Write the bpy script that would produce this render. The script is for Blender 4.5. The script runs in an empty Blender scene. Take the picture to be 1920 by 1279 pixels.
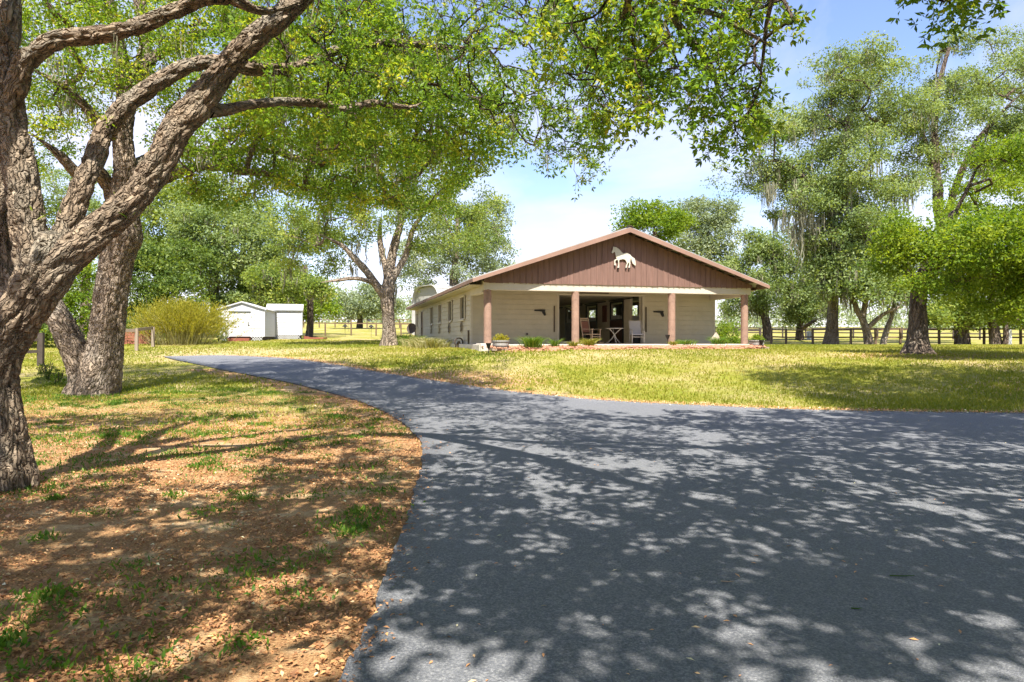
import bpy, bmesh, math
import numpy as np
from mathutils import Vector, Matrix, geometry

# ------------------------------------------------------------------ camera, sky, sun, exposure
sc = bpy.context.scene
COL = sc.collection
EYE = 1.55            # camera height above the drive (metres)
FPX = 1250.0          # focal length in photograph pixels (1920 wide)
HOR = 636.0           # photograph row of eye level
cam = bpy.data.objects.new('camera', bpy.data.cameras.new('camera'))
COL.objects.link(cam)
cam.location = (0, 0, EYE)
cam.rotation_euler = (math.radians(90), 0, 0)
cam.data.sensor_width = 36.0
cam.data.lens = FPX / 1920.0 * 36.0
cam.data.shift_y = -3.5 / 1920.0
cam.data.clip_start = 0.05
cam.data.clip_end = 3000
sc.camera = cam

SUN_EL = math.radians(57)
SUN_AZ = math.atan2(0.10, -1.0)           # direction to the sun: behind the camera, a touch right
sun_dir = Vector((math.sin(SUN_AZ) * math.cos(SUN_EL), math.cos(SUN_AZ) * math.cos(SUN_EL), math.sin(SUN_EL)))
sl = bpy.data.lights.new('sun', 'SUN')
sl.energy = 5.0
sl.angle = math.radians(0.53)
sl.color = (1.0, 0.94, 0.84)
so = bpy.data.objects.new('sun', sl)
so.rotation_euler = (-sun_dir).to_track_quat('-Z', 'Y').to_euler()
so.location = (0, -20, 40)
COL.objects.link(so)

world = bpy.data.worlds.new('World')
sc.world = world
world.use_nodes = True
wn = world.node_tree
for n in list(wn.nodes):
    wn.nodes.remove(n)
w_out = wn.nodes.new('ShaderNodeOutputWorld')
w_bg = wn.nodes.new('ShaderNodeBackground')
w_bg.inputs['Strength'].default_value = 0.118
w_sky = wn.nodes.new('ShaderNodeTexSky')
w_sky.sky_type = 'NISHITA'
w_sky.sun_disc = False
w_sky.sun_elevation = SUN_EL
w_sky.sun_rotation = SUN_AZ % (2 * math.pi)
w_sky.dust_density = 0.5
w_sky.ozone_density = 3.5
# thin high cloud spread over the whole dome
w_tc = wn.nodes.new('ShaderNodeTexCoord')
w_sep = wn.nodes.new('ShaderNodeSeparateXYZ')
wn.links.new(w_tc.outputs['Generated'], w_sep.inputs[0])
w_add = wn.nodes.new('ShaderNodeMath'); w_add.operation = 'ADD'; w_add.inputs[1].default_value = 0.18
wn.links.new(w_sep.outputs['Z'], w_add.inputs[0])
w_max = wn.nodes.new('ShaderNodeMath'); w_max.operation = 'MAXIMUM'; w_max.inputs[1].default_value = 0.05
wn.links.new(w_add.outputs[0], w_max.inputs[0])
w_dx = wn.nodes.new('ShaderNodeMath'); w_dx.operation = 'DIVIDE'
w_dy = wn.nodes.new('ShaderNodeMath'); w_dy.operation = 'DIVIDE'
wn.links.new(w_sep.outputs['X'], w_dx.inputs[0]); wn.links.new(w_max.outputs[0], w_dx.inputs[1])
wn.links.new(w_sep.outputs['Y'], w_dy.inputs[0]); wn.links.new(w_max.outputs[0], w_dy.inputs[1])
w_cmb = wn.nodes.new('ShaderNodeCombineXYZ')
wn.links.new(w_dx.outputs[0], w_cmb.inputs[0]); wn.links.new(w_dy.outputs[0], w_cmb.inputs[1])
w_noise = wn.nodes.new('ShaderNodeTexNoise')
w_noise.inputs['Scale'].default_value = 0.9
w_noise.inputs['Detail'].default_value = 9
w_noise.inputs['Roughness'].default_value = 0.58
w_noise.inputs['Distortion'].default_value = 0.5
w_map = wn.nodes.new('ShaderNodeMapping'); w_map.inputs['Location'].default_value = (8.5, 4.5, 16.5)
wn.links.new(w_cmb.outputs[0], w_map.inputs['Vector']); wn.links.new(w_map.outputs[0], w_noise.inputs['Vector'])
# the veil thickens towards the horizon all round
w_veil = wn.nodes.new('ShaderNodeMapRange')
for k_, x_ in (('From Min', 0.05), ('From Max', 0.42), ('To Min', 0.17), ('To Max', 0.0)):
    w_veil.inputs[k_].default_value = x_
wn.links.new(w_sep.outputs['Z'], w_veil.inputs['Value'])
w_sum = wn.nodes.new('ShaderNodeMath'); w_sum.operation = 'ADD'
wn.links.new(w_noise.outputs['Fac'], w_sum.inputs[0]); wn.links.new(w_veil.outputs[0], w_sum.inputs[1])
w_ramp = wn.nodes.new('ShaderNodeMapRange')
w_ramp.inputs['From Min'].default_value = 0.44
w_ramp.inputs['From Max'].default_value = 0.74
w_ramp.inputs['To Min'].default_value = 0.0
w_ramp.inputs['To Max'].default_value = 0.75
wn.links.new(w_sum.outputs[0], w_ramp.inputs['Value'])
w_mix = wn.nodes.new('ShaderNodeMix'); w_mix.data_type = 'RGBA'
wn.links.new(w_ramp.outputs[0], w_mix.inputs['Factor'])
wn.links.new(w_sky.outputs[0], w_mix.inputs['A'])
w_mix.inputs['B'].default_value = (3.9, 4.15, 4.5, 1)
w_wb = wn.nodes.new('ShaderNodeMix'); w_wb.data_type = 'RGBA'; w_wb.blend_type = 'MULTIPLY'
w_wb.inputs['Factor'].default_value = 1.0
w_wb.inputs['B'].default_value = (1.04, 0.945, 1.0, 1)      # slight white balance of the sky light
wn.links.new(w_mix.outputs['Result'], w_wb.inputs['A'])
wn.links.new(w_wb.outputs['Result'], w_bg.inputs['Color'])
wn.links.new(w_bg.outputs[0], w_out.inputs['Surface'])

vs = sc.view_settings
vs.view_transform = 'Standard'
vs.look = 'None'
vs.exposure = 1.36
vs.gamma = 1.0
vs.use_curve_mapping = False
sc.render.engine = 'CYCLES'
cy = sc.cycles
cy.max_bounces = 7
cy.diffuse_bounces = 4
cy.glossy_bounces = 2
cy.transmission_bounces = 5
cy.transparent_max_bounces = 4
cy.sample_clamp_indirect = 6
cy.caustics_reflective = False
cy.caustics_refractive = False
cy.use_adaptive_sampling = True
cy.adaptive_threshold = 0.015
cy.use_denoising = True
try:
    cy.denoiser = 'OPENIMAGEDENOISE'
except Exception:
    pass

# ------------------------------------------------------------------ small helpers
RNG = np.random.default_rng(7)


def P(px, py, d):
    """Point at depth d metres that stands at photograph pixel px, py."""
    return np.array(((px - 960.0) / FPX * d, d, EYE + (HOR - py) / FPX * d))


def link(o, parent=None):
    COL.objects.link(o)
    if parent is not None:
        o.parent = parent
    return o


def tag(o, label, cat, group=None, kind=None):
    o['label'] = label
    o['category'] = cat
    if group:
        o['group'] = group
    if kind:
        o['kind'] = kind
    return o


def empty(name, loc=(0, 0, 0), rz=0.0):
    o = bpy.data.objects.new(name, None)
    o.location = loc
    o.rotation_euler = (0, 0, rz)
    o.empty_display_size = 0.2
    COL.objects.link(o)
    return o


def mesh_np(name, verts, faces, mat=None, parent=None, smooth=False, attrs=None, kind=None, uv=None):
    """verts (N,3); faces: an (F,k) int array or list of such arrays."""
    if isinstance(faces, np.ndarray):
        faces = [faces]
    faces = [f for f in faces if len(f)]
    me = bpy.data.meshes.new(name)
    verts = np.ascontiguousarray(verts, dtype=np.float32)
    me.vertices.add(len(verts))
    me.vertices.foreach_set('co', verts.ravel())
    loops = np.concatenate([f.ravel() for f in faces]).astype(np.int32)
    tot = np.concatenate([np.full(len(f), f.shape[1], np.int32) for f in faces])
    start = np.concatenate(([0], np.cumsum(tot)[:-1])).astype(np.int32)
    me.loops.add(len(loops))
    me.loops.foreach_set('vertex_index', loops)
    me.polygons.add(len(tot))
    me.polygons.foreach_set('loop_start', start)
    me.polygons.foreach_set('loop_total', tot)
    if smooth:
        me.polygons.foreach_set('use_smooth', np.ones(len(tot), bool))
    if attrs:
        for k, v in attrs.items():
            v = np.asarray(v, np.float32)
            if v.ndim == 1:
                a = me.attributes.new(k, 'FLOAT', 'POINT'); a.data.foreach_set('value', v)
            else:
                a = me.attributes.new(k, 'FLOAT_VECTOR', 'POINT'); a.data.foreach_set('vector', v.ravel())
    me.update(calc_edges=True)
    me.validate()
    if mat:
        me.materials.append(mat)
    o = bpy.data.objects.new(name, me)
    link(o, parent)
    if kind:
        o['kind'] = kind
    return o


class MB:
    """Collects simple solids into one mesh."""
    def __init__(self):
        self.v = []; self.f = []; self.n = 0

    def add(self, v, f):
        v = np.asarray(v, float)
        self.v.append(v)
        for q in f:
            self.f.append([i + self.n for i in q])
        self.n += len(v)
        return self

    def box(self, x0, x1, y0, y1, z0, z1):
        v = [(x0, y0, z0), (x1, y0, z0), (x1, y1, z0), (x0, y1, z0), (x0, y0, z1), (x1, y0, z1), (x1, y1, z1), (x0, y1, z1)]
        f = [(0, 3, 2, 1), (4, 5, 6, 7), (0, 1, 5, 4), (1, 2, 6, 5), (2, 3, 7, 6), (3, 0, 4, 7)]
        return self.add(v, f)

    def prism(self, poly, axis_fn, a, b):
        """poly: list of 2-D points (counter-clockwise); axis_fn(u, v, w) -> 3-D point; extruded from w=a to w=b."""
        n = len(poly)
        v = [axis_fn(u, w, a) for u, w in poly] + [axis_fn(u, w, b) for u, w in poly]
        f = [list(range(n))[::-1], list(range(n, 2 * n))] + [(i, (i + 1) % n, n + (i + 1) % n, n + i) for i in range(n)]
        return self.add(v, f)

    def bar(self, p, q, r, n=6, r2=None):
        p = np.asarray(p, float); q = np.asarray(q, float)
        r2 = r if r2 is None else r2
        d = q - p; d = d / (np.linalg.norm(d) + 1e-9)
        up = np.array((0, 0, 1.0)) if abs(d[2]) < .9 else np.array((1.0, 0, 0))
        a = np.cross(d, up); a /= np.linalg.norm(a); b = np.cross(d, a)
        v = []
        for c, rr in ((p, r), (q, r2)):
            for i in range(n):
                t = 2 * math.pi * i / n
                v.append(c + rr * (a * math.cos(t) + b * math.sin(t)))
        f = [list(range(n)), list(range(n, 2 * n))[::-1]] + [((i + 1) % n, i, n + i, n + (i + 1) % n) for i in range(n)]
        return self.add(v, f)

    def lathe(self, prof, n=24, c=(0, 0, 0)):
        """prof: list of (radius, z)."""
        v = []; f = []
        m = len(prof)
        for r, z in prof:
            for i in range(n):
                t = 2 * math.pi * i / n
                v.append((c[0] + r * math.cos(t), c[1] + r * math.sin(t), c[2] + z))
        for k in range(m - 1):
            for i in range(n):
                j = (i + 1) % n
                f.append((k * n + i, k * n + j, (k + 1) * n + j, (k + 1) * n + i))
        f.append(list(range(n))[::-1])
        f.append([(m - 1) * n + i for i in range(n)])
        return self.add(v, f)

    def build(self, name, mat=None, parent=None, smooth=False, kind=None, bevel=0.0):
        me = bpy.data.meshes.new(name)
        me.from_pydata([tuple(p) for p in np.concatenate(self.v)], [], self.f)
        me.update()
        if smooth:
            for p in me.polygons:
                p.use_smooth = len(p.vertices) <= 4
        if mat:
            me.materials.append(mat)
        o = bpy.data.objects.new(name, me)
        link(o, parent)
        if kind:
            o['kind'] = kind
        if bevel:
            m = o.modifiers.new('bevel', 'BEVEL'); m.width = bevel; m.segments = 2; m.limit_method = 'ANGLE'
        return o


def copy_tree(o, parent=None):
    c = o.copy()
    COL.objects.link(c)
    c.parent = parent
    for ch in list(o.children):
        copy_tree(ch, c)
    return c


# ------------------------------------------------------------------ materials
def new_mat(name):
    m = bpy.data.materials.new(name)
    m.use_nodes = True
    nt = m.node_tree
    b = nt.nodes['Principled BSDF']
    return m, nt, b


def noise_node(nt, scale, detail=4, rough=0.55, vec=None, dim='3D'):
    n = nt.nodes.new('ShaderNodeTexNoise')
    n.inputs['Scale'].default_value = scale
    n.inputs['Detail'].default_value = detail
    n.inputs['Roughness'].default_value = rough
    if vec is not None:
        nt.links.new(vec, n.inputs['Vector'])
    return n


def ramp_node(nt, fac, stops):
    r = nt.nodes.new('ShaderNodeValToRGB')
    el = r.color_ramp.elements
    while len(el) > 1:
        el.remove(el[-1])
    el[0].position = stops[0][0]; el[0].color = (*stops[0][1], 1)
    for p, c in stops[1:]:
        e = el.new(p); e.color = (*c, 1)
    nt.links.new(fac, r.inputs['Fac'])
    return r


def mixc(nt, fac, a, b, mode='MIX'):
    m = nt.nodes.new('ShaderNodeMix'); m.data_type = 'RGBA'; m.blend_type = mode
    for s, v in (('Factor', fac), ('A', a), ('B', b)):
        if isinstance(v, (int, float)):
            m.inputs[s].default_value = v
        elif isinstance(v, tuple):
            m.inputs[s].default_value = (*v, 1)
        else:
            nt.links.new(v, m.inputs[s])
    return m.outputs['Result']


def maprange(nt, v, a, b, c=0.0, d=1.0):
    m = nt.nodes.new('ShaderNodeMapRange')
    nt.links.new(v, m.inputs['Value'])
    for k, x in (('From Min', a), ('From Max', b), ('To Min', c), ('To Max', d)):
        m.inputs[k].default_value = x
    return m.outputs[0]


def math_node(nt, op, a, b):
    m = nt.nodes.new('ShaderNodeMath'); m.operation = op
    for i, v in enumerate((a, b)):
        if isinstance(v, (int, float)):
            m.inputs[i].default_value = v
        else:
            nt.links.new(v, m.inputs[i])
    return m.outputs[0]


def bump(nt, b, height, strength=0.5, dist=0.02):
    n = nt.nodes.new('ShaderNodeBump')
    n.inputs['Strength'].default_value = strength
    n.inputs['Distance'].default_value = dist
    nt.links.new(height, n.inputs['Height'])
    nt.links.new(n.outputs[0], b.inputs['Normal'])
    return n


def plain(name, c, rough=0.7, var=0.12, scale=6.0, bmp=0.15, metal=0.0, spec=0.3, streak=None):
    """Painted or natural surface: base colour with soft mottling, wear and fine relief."""
    m, nt, b = new_mat(name)
    tc = nt.nodes.new('ShaderNodeTexCoord')
    vec = tc.outputs['Object']
    if streak:
        mp = nt.nodes.new('ShaderNodeMapping'); mp.inputs['Scale'].default_value = streak
        nt.links.new(vec, mp.inputs['Vector']); vec = mp.outputs[0]
    n1 = noise_node(nt, scale, 6, 0.6, vec)
    n2 = noise_node(nt, scale * 0.17, 3, 0.5, vec)
    dark = tuple(x * (1 - var * 1.6) for x in c)
    lite = tuple(min(1, x * (1 + var)) for x in c)
    r = ramp_node(nt, n1.outputs['Fac'], [(0.3, dark), (0.55, c), (0.75, lite)])
    col = mixc(nt, maprange(nt, n2.outputs['Fac'], 0.35, 0.75, 0, 0.55), r.outputs[0], tuple(x * 0.86 for x in c))
    nt.links.new(col, b.inputs['Base Color'])
    b.inputs['Roughness'].default_value = rough
    b.inputs['Metallic'].default_value = metal
    b.inputs['Specular IOR Level'].default_value = spec
    if bmp:
        n3 = noise_node(nt, scale * 9, 3, 0.6, vec)
        bump(nt, b, n3.outputs['Fac'], bmp, 0.01)
    return m


M = {}
M['siding'] = plain('siding_paint', (0.46, 0.41, 0.315), 0.65, 0.08, 2.0, 0.12)
M['cream'] = plain('cream_paint', (0.50, 0.45, 0.37), 0.6, 0.07, 2.5, 0.1)
M['brown_board'] = plain('brown_board', (0.18, 0.104, 0.082), 0.7, 0.18, 3.0, 0.25, streak=(4, 4, 0.35))
M['brown_trim'] = plain('brown_trim', (0.27, 0.165, 0.125), 0.65, 0.1, 2.0, 0.15)
M['column'] = plain('column_block', (0.29, 0.185, 0.138), 0.8, 0.2, 4.0, 0.25)
M['roof_metal'] = plain('roof_metal', (0.42, 0.41, 0.38), 0.45, 0.1, 1.2, 0.05, metal=0.3)
M['roof_under'] = plain('roof_under', (0.42, 0.38, 0.31), 0.6, 0.15, 2.0, 0.1)
M['timber'] = plain('timber', (0.10, 0.075, 0.05), 0.8, 0.2, 3.0, 0.3, streak=(1, 1, 6))
M['concrete'] = plain('concrete', (0.55, 0.50, 0.43), 0.85, 0.12, 5.0, 0.3)
M['black'] = plain('black_metal', (0.018, 0.017, 0.017), 0.5, 0.2, 8.0, 0.1)
M['dark_brown'] = plain('dark_wood', (0.085, 0.032, 0.022), 0.6, 0.2, 3.0, 0.2, streak=(1, 1, 5))
M['int_wall'] = plain('interior_wall', (0.74, 0.67, 0.52), 0.75, 0.1, 2.0, 0.15)
M['white'] = plain('white_vinyl', (0.52, 0.525, 0.54), 0.5, 0.03, 2.0, 0.05)
M['shed_roof'] = plain('shed_roof', (0.58, 0.57, 0.56), 0.5, 0.06, 2.0, 0.1)
M['shed_trim'] = plain('shed_trim', (0.17, 0.18, 0.18), 0.6, 0.1, 4.0, 0.1)
M['red_deck'] = plain('red_deck', (0.23, 0.075, 0.05), 0.75, 0.15, 4.0, 0.2)
M['horse'] = plain('horse_cream', (0.52, 0.49, 0.41), 0.6, 0.06, 5.0, 0.1)
M['rocker'] = plain('rocker_wood', (0.33, 0.235, 0.16), 0.7, 0.12, 9.0, 0.15)
M['wicker'] = plain('rocker_weave', (0.20, 0.085, 0.06), 0.8, 0.2, 30.0, 0.4)
M['sling'] = plain('grey_sling', (0.40, 0.39, 0.43), 0.8, 0.06, 20.0, 0.15)
M['table'] = plain('table_metal', (0.38, 0.34, 0.30), 0.5, 0.08, 9.0, 0.1)
M['planter'] = plain('barrel_grey', (0.38, 0.37, 0.35), 0.8, 0.15, 9.0, 0.25, streak=(6, 6, .5))
M['band'] = plain('barrel_band', (0.07, 0.055, 0.045), 0.6, 0.2, 9.0, 0.2)
M['stone'] = plain('statue_stone', (0.44, 0.37, 0.29), 0.85, 0.2, 14.0, 0.4)
M['fence'] = plain('fence_brown', (0.17, 0.115, 0.075), 0.85, 0.25, 5.0, 0.3, streak=(1, 1, .3))
M['fence_old'] = plain('fence_weathered', (0.30, 0.24, 0.18), 0.85, 0.2, 5.0, 0.3, streak=(1, 1, .3))
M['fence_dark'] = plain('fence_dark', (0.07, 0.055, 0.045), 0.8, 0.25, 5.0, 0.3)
M['brick'] = plain('old_brick', (0.26, 0.10, 0.06), 0.85, 0.3, 6.0, 0.4)
M['ornament'] = plain('faded_ornament', (0.36, 0.32, 0.24), 0.8, 0.2, 9.0, 0.2)
M['mulch'] = plain('mulch_stone', (0.42, 0.21, 0.13), 0.85, 0.35, 14.0, 0.4)
M['galv'] = plain('galvanised', (0.50, 0.50, 0.49), 0.4, 0.1, 1.5, 0.05, metal=0.2)

m, nt, b = new_mat('window_glass')
b.inputs['Base Color'].default_value = (0.05, 0.047, 0.032, 1)
b.inputs['Roughness'].default_value = 0.12
b.inputs['Specular IOR Level'].default_value = 0.45
M['glass'] = m


def leaf_mat(name, stops, trans=0.42, rough=0.5, spec=0.25, tmul=(1.4, 1.32, 0.45)):
    m, nt, b = new_mat(name)
    a = nt.nodes.new('ShaderNodeAttribute'); a.attribute_name = 'rnd'
    r = ramp_node(nt, a.outputs['Fac'], stops)
    nt.links.new(r.outputs[0], b.inputs['Base Color'])
    b.inputs['Roughness'].default_value = rough
    b.inputs['Specular IOR Level'].default_value = spec
    t = nt.nodes.new('ShaderNodeBsdfTranslucent')
    tc = mixc(nt, 1.0, r.outputs[0], tmul, 'MULTIPLY')
    nt.links.new(tc, t.inputs['Color'])
    mx = nt.nodes.new('ShaderNodeMixShader')
    mx.inputs[0].default_value = trans
    nt.links.new(b.outputs[0], mx.inputs[1]); nt.links.new(t.outputs[0], mx.inputs[2])
    nt.links.new(mx.outputs[0], nt.nodes['Material Output'].inputs['Surface'])
    return m


M['leaf_near'] = leaf_mat('leaf_oak_near', [(0, (0.083, 0.163, 0.031)), (0.5, (0.179, 0.293, 0.040)), (0.85, (0.407, 0.434, 0.048)), (1, (0.475, 0.400, 0.065))], 0.58)
M['leaf_oak'] = leaf_mat('leaf_oak', [(0, (0.099, 0.164, 0.042)), (0.55, (0.208, 0.280, 0.062)), (1, (0.395, 0.425, 0.097))], 0.48)
M['leaf_pale'] = leaf_mat('leaf_pale', [(0, (0.119, 0.184, 0.067)), (0.55, (0.221, 0.292, 0.109)), (1, (0.347, 0.401, 0.167))], 0.45)
M['leaf_hazed'] = leaf_mat('leaf_haze_tint', [(0, (0.163, 0.215, 0.141)), (0.55, (0.254, 0.314, 0.198)), (1, (0.399, 0.429, 0.264))], 0.42)  # distance haze put into the leaf colour: paler and bluer for far trees
M['leaf_bright'] = leaf_mat('leaf_bright', [(0, (0.070, 0.146, 0.016)), (0.5, (0.176, 0.265, 0.025)), (1, (0.316, 0.376, 0.042))], 0.52)
M['leaf_yellow'] = leaf_mat('leaf_yellow', [(0, (0.161, 0.161, 0.023)), (0.5, (0.299, 0.287, 0.029)), (1, (0.414, 0.356, 0.057))], 0.48)
M['leaf_dark'] = leaf_mat('leaf_dark', [(0, (0.06, 0.11, 0.03)), (0.55, (0.135, 0.20, 0.04)), (1, (0.27, 0.32, 0.06))], 0.45)
M['grass'] = leaf_mat('grass_blade', [(0, (0.114, 0.173, 0.015)), (0.5, (0.259, 0.268, 0.034)), (1, (0.383, 0.325, 0.095))], 0.4)
M['grass_green'] = leaf_mat('grass_green', [(0, (0.05, 0.12, 0.015)), (0.5, (0.10, 0.20, 0.02)), (1, (0.26, 0.30, 0.05))], 0.4)
M['grass_pale'] = leaf_mat('grass_pale', [(0, (0.16, 0.18, 0.06)), (0.5, (0.30, 0.29, 0.13)), (1, (0.45, 0.40, 0.24))], 0.4)
M['litter'] = leaf_mat('leaf_litter', [(0, (0.212, 0.106, 0.057)), (0.45, (0.475, 0.237, 0.112)), (0.8, (0.800, 0.420, 0.181)), (1, (0.800, 0.800, 0.532))], 0.15, tmul=(1, .9, .7))
M['moss'] = leaf_mat('spanish_moss', [(0, (0.176, 0.176, 0.117)), (0.6, (0.281, 0.269, 0.188)), (1, (0.399, 0.376, 0.269))], 0.3, tmul=(1, 1, .9))


def bark_mat(name, c1, c2, c3, scale=1.0, lichen=0.4):
    """Plated bark in straightened limb coordinates (attribute 'limb': across, across, along)."""
    m, nt, b = new_mat(name)
    at = nt.nodes.new('ShaderNodeAttribute'); at.attribute_name = 'limb'
    lv = at.outputs['Vector']
    wn_ = noise_node(nt, 5 * scale, 3, 0.6, lv)
    wsub = nt.nodes.new('ShaderNodeVectorMath'); wsub.operation = 'SCALE'; wsub.inputs['Scale'].default_value = 0.16 / scale
    nt.links.new(wn_.outputs['Color'], wsub.inputs[0])
    wadd = nt.nodes.new('ShaderNodeVectorMath'); wadd.operation = 'ADD'
    nt.links.new(lv, wadd.inputs[0]); nt.links.new(wsub.outputs[0], wadd.inputs[1])
    mp = nt.nodes.new('ShaderNodeMapping'); mp.inputs['Scale'].default_value = (1, 1, 0.22)
    nt.links.new(wadd.outputs[0], mp.inputs['Vector'])
    v1 = nt.nodes.new('ShaderNodeTexVoronoi'); v1.feature = 'DISTANCE_TO_EDGE'; v1.inputs['Scale'].default_value = 19 * scale
    v2 = nt.nodes.new('ShaderNodeTexVoronoi'); v2.feature = 'F1'; v2.inputs['Scale'].default_value = 19 * scale
    nt.links.new(mp.outputs[0], v1.inputs['Vector']); nt.links.new(mp.outputs[0], v2.inputs['Vector'])
    n1 = noise_node(nt, 34 * scale, 5, 0.65, mp.outputs[0])
    n2 = noise_node(nt, 1.3 * scale, 4, 0.6, lv)
    sepc = nt.nodes.new('ShaderNodeSeparateColor'); nt.links.new(v2.outputs['Color'], sepc.inputs[0])
    tone = math_node(nt, 'ADD', math_node(nt, 'MULTIPLY', n1.outputs['Fac'], .75), math_node(nt, 'MULTIPLY', sepc.outputs[0], .3))
    r = ramp_node(nt, tone, [(0.32, c1), (0.52, c2), (0.75, tuple(x * 1.5 for x in c2))])
    col = mixc(nt, maprange(nt, n2.outputs['Fac'], 0.48, 0.72, 0, lichen), r.outputs[0], c3)
    nt.links.new(col, b.inputs['Base Color'])
    b.inputs['Roughness'].default_value = 0.9
    b.inputs['Specular IOR Level'].default_value = 0.15
    edge = maprange(nt, v1.outputs['Distance'], 0.0, 0.22)
    hgt = math_node(nt, 'ADD', edge, math_node(nt, 'MULTIPLY', n1.outputs['Fac'], .35))
    bump(nt, b, hgt, 1.0, 0.055 / scale)
    return m


M['bark_near'] = bark_mat('bark_near', (0.115, 0.083, 0.058), (0.245, 0.187, 0.132), (0.31, 0.30, 0.245), 1.3, 0.5)
M['bark_b'] = bark_mat('bark_oak_grey', (0.11, 0.078, 0.055), (0.25, 0.195, 0.145), (0.42, 0.38, 0.32), 0.8, 0.6)
M['bark_far'] = bark_mat('bark_far', (0.075, 0.055, 0.042), (0.155, 0.118, 0.09), (0.23, 0.21, 0.175), 0.45, 0.5)
M['bark_pale'] = bark_mat('bark_pale', (0.13, 0.10, 0.075), (0.29, 0.23, 0.175), (0.42, 0.38, 0.32), 0.45, 0.5)
M['twig'] = bark_mat('twig', (0.045, 0.032, 0.024), (0.10, 0.075, 0.055), (0.18, 0.17, 0.13), 1.0, 0.4)

# ------------------------------------------------------------------ terrain
PROF = {
    -18: ([-60, 12, 18, 24, 30, 36, 44, 65, 100, 150, 400, 1500], [0, 0, .13, .40, .70, 1.02, 1.45, 1.88, 3.2, 5.2, 12, 30]),
    0: ([-60, 14, 17.5, 20, 23, 26.5, 30, 40, 65, 120, 400, 1500], [0, 0, .08, .30, .74, 1.22, 1.23, 1.23, 1.60, 3.6, 11, 30]),
    18: ([-60, 13, 15, 18, 21, 25, 35, 53, 65, 120, 400, 1500], [0, 0, .08, .42, .78, 1.02, 1.15, 1.12, 1.35, 3.0, 9, 28]),
}


def ground_h(x, y):
    x = np.asarray(x, float); y = np.asarray(y, float)

    def prof(k):
        w = 0.06 * np.abs(y) + 0.3
        return sum(np.interp(y + o * w, *PROF[k]) for o in (-1, -.5, 0, .5, 1)) / 5.0
    l, c, r = prof(-18), prof(0), prof(18)
    t = np.clip(x / 18.0, -1, 1)
    t = np.sin(t * math.pi / 2)
    return np.where(t < 0, c + (l - c) * (-t), c + (r - c) * t)


def gh(x, y):
    return float(ground_h(x, y))


def on_ground(px, py, dmax=300):
    """World point where the photograph pixel meets the terrain."""
    ds = np.concatenate((np.arange(1.5, 60, 0.02), np.arange(60, dmax, 0.2)))
    x = (px - 960.0) / FPX * ds
    z = EYE + (HOR - py) / FPX * ds
    k = np.argmax(z < ground_h(x, ds))
    d = ds[k]
    return np.array((x[k], d, gh(x[k], d)))


def at_depth(px, d):
    """Ground point at depth d in the direction of photograph column px."""
    x = (px - 960.0) / FPX * d
    return np.array((x, d, gh(x, d)))

# ------------------------------------------------------------------ ground and drive
def smooth_path(pts, step=0.12):
    pts = np.asarray(pts, float)
    out = []
    n = len(pts)
    for i in range(n - 1):
        p0 = pts[max(i - 1, 0)]; p1 = pts[i]; p2 = pts[i + 1]; p3 = pts[min(i + 2, n - 1)]
        k = max(2, int(np.linalg.norm(p2 - p1) / step))
        t = np.linspace(0, 1, k, endpoint=False)[:, None]
        out.append(0.5 * (2 * p1 + (p2 - p0) * t + (2 * p0 - 5 * p1 + 4 * p2 - p3) * t ** 2 + (3 * p1 - p0 - 3 * p2 + p3) * t ** 3))
    out.append(pts[-1:])
    return np.concatenate(out)


near_px = [(312, 671), (400, 690), (480, 706), (560, 722), (640, 743), (700, 764), (752, 792), (786, 826), (790, 866), (776, 930), (756, 1000), (722, 1090), (690, 1170), (636, 1279)]
far_px = [(306, 669), (420, 667), (520, 671), (600, 680), (700, 696), (800, 712), (900, 727), (1000, 739), (1100, 749), (1200, 756), (1350, 763), (1500, 769), (1700, 773), (1920, 776)]
near_edge = [on_ground(*p)[:2] for p in near_px] + [np.array(p, float) for p in ((-0.95, 1.5), (-1.2, -2), (-1.6, -7), (-2.0, -14))]
far_edge = [on_ground(*p)[:2] for p in far_px] + [np.array(p, float) for p in ((14, 13.1), (20, 12.4), (30, 11.2), (45, 9.5))]
near_c = smooth_path(near_edge)
far_c = smooth_path(far_edge)
rr = np.random.default_rng(3)


def rough_edge(c, amp):
    n = len(c)
    k = np.arange(n)
    w = sum(a * np.sin(k * f + p) for a, f, p in ((.5, .9, 1), (.5, .37, 2.2), (.6, 1.7, .4), (.7, .11, 3))) * amp + rr.normal(0, amp * .5, n)
    t = np.gradient(c, axis=0); t /= np.linalg.norm(t, axis=1)[:, None] + 1e-9
    return c + np.stack((-t[:, 1], t[:, 0]), 1) * w[:, None]


near_r = rough_edge(near_c, 0.014)
far_r = rough_edge(far_c, 0.02)
road_poly = np.concatenate((near_r[::-1], far_r, np.array([[45, -14.0]])))


def inside(poly, x, y):
    x = np.asarray(x); y = np.asarray(y)
    res = np.zeros(x.shape, bool)
    px, py = poly[:, 0], poly[:, 1]
    j = len(poly) - 1
    for i in range(len(poly)):
        c = (py[i] > y) != (py[j] > y)
        xi = (px[j] - px[i]) * (y - py[i]) / (py[j] - py[i] + 1e-12) + px[i]
        res ^= c & (x < xi)
        j = i
    return res


def edge_dist(x, y, curve):
    d = np.full(np.shape(x), 1e9)
    for p in curve[::4]:
        d = np.minimum(d, (x - p[0]) ** 2 + (y - p[1]) ** 2)
    return np.sqrt(d)


def lump(x, y):
    return (np.sin(x * 1.3 + 1) * np.cos(y * 1.1 + .3) * .5 + np.sin(x * 2.9 + y * 1.7) * .3 + np.sin(x * .45 - y * .6 + 2) * .7)


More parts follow.
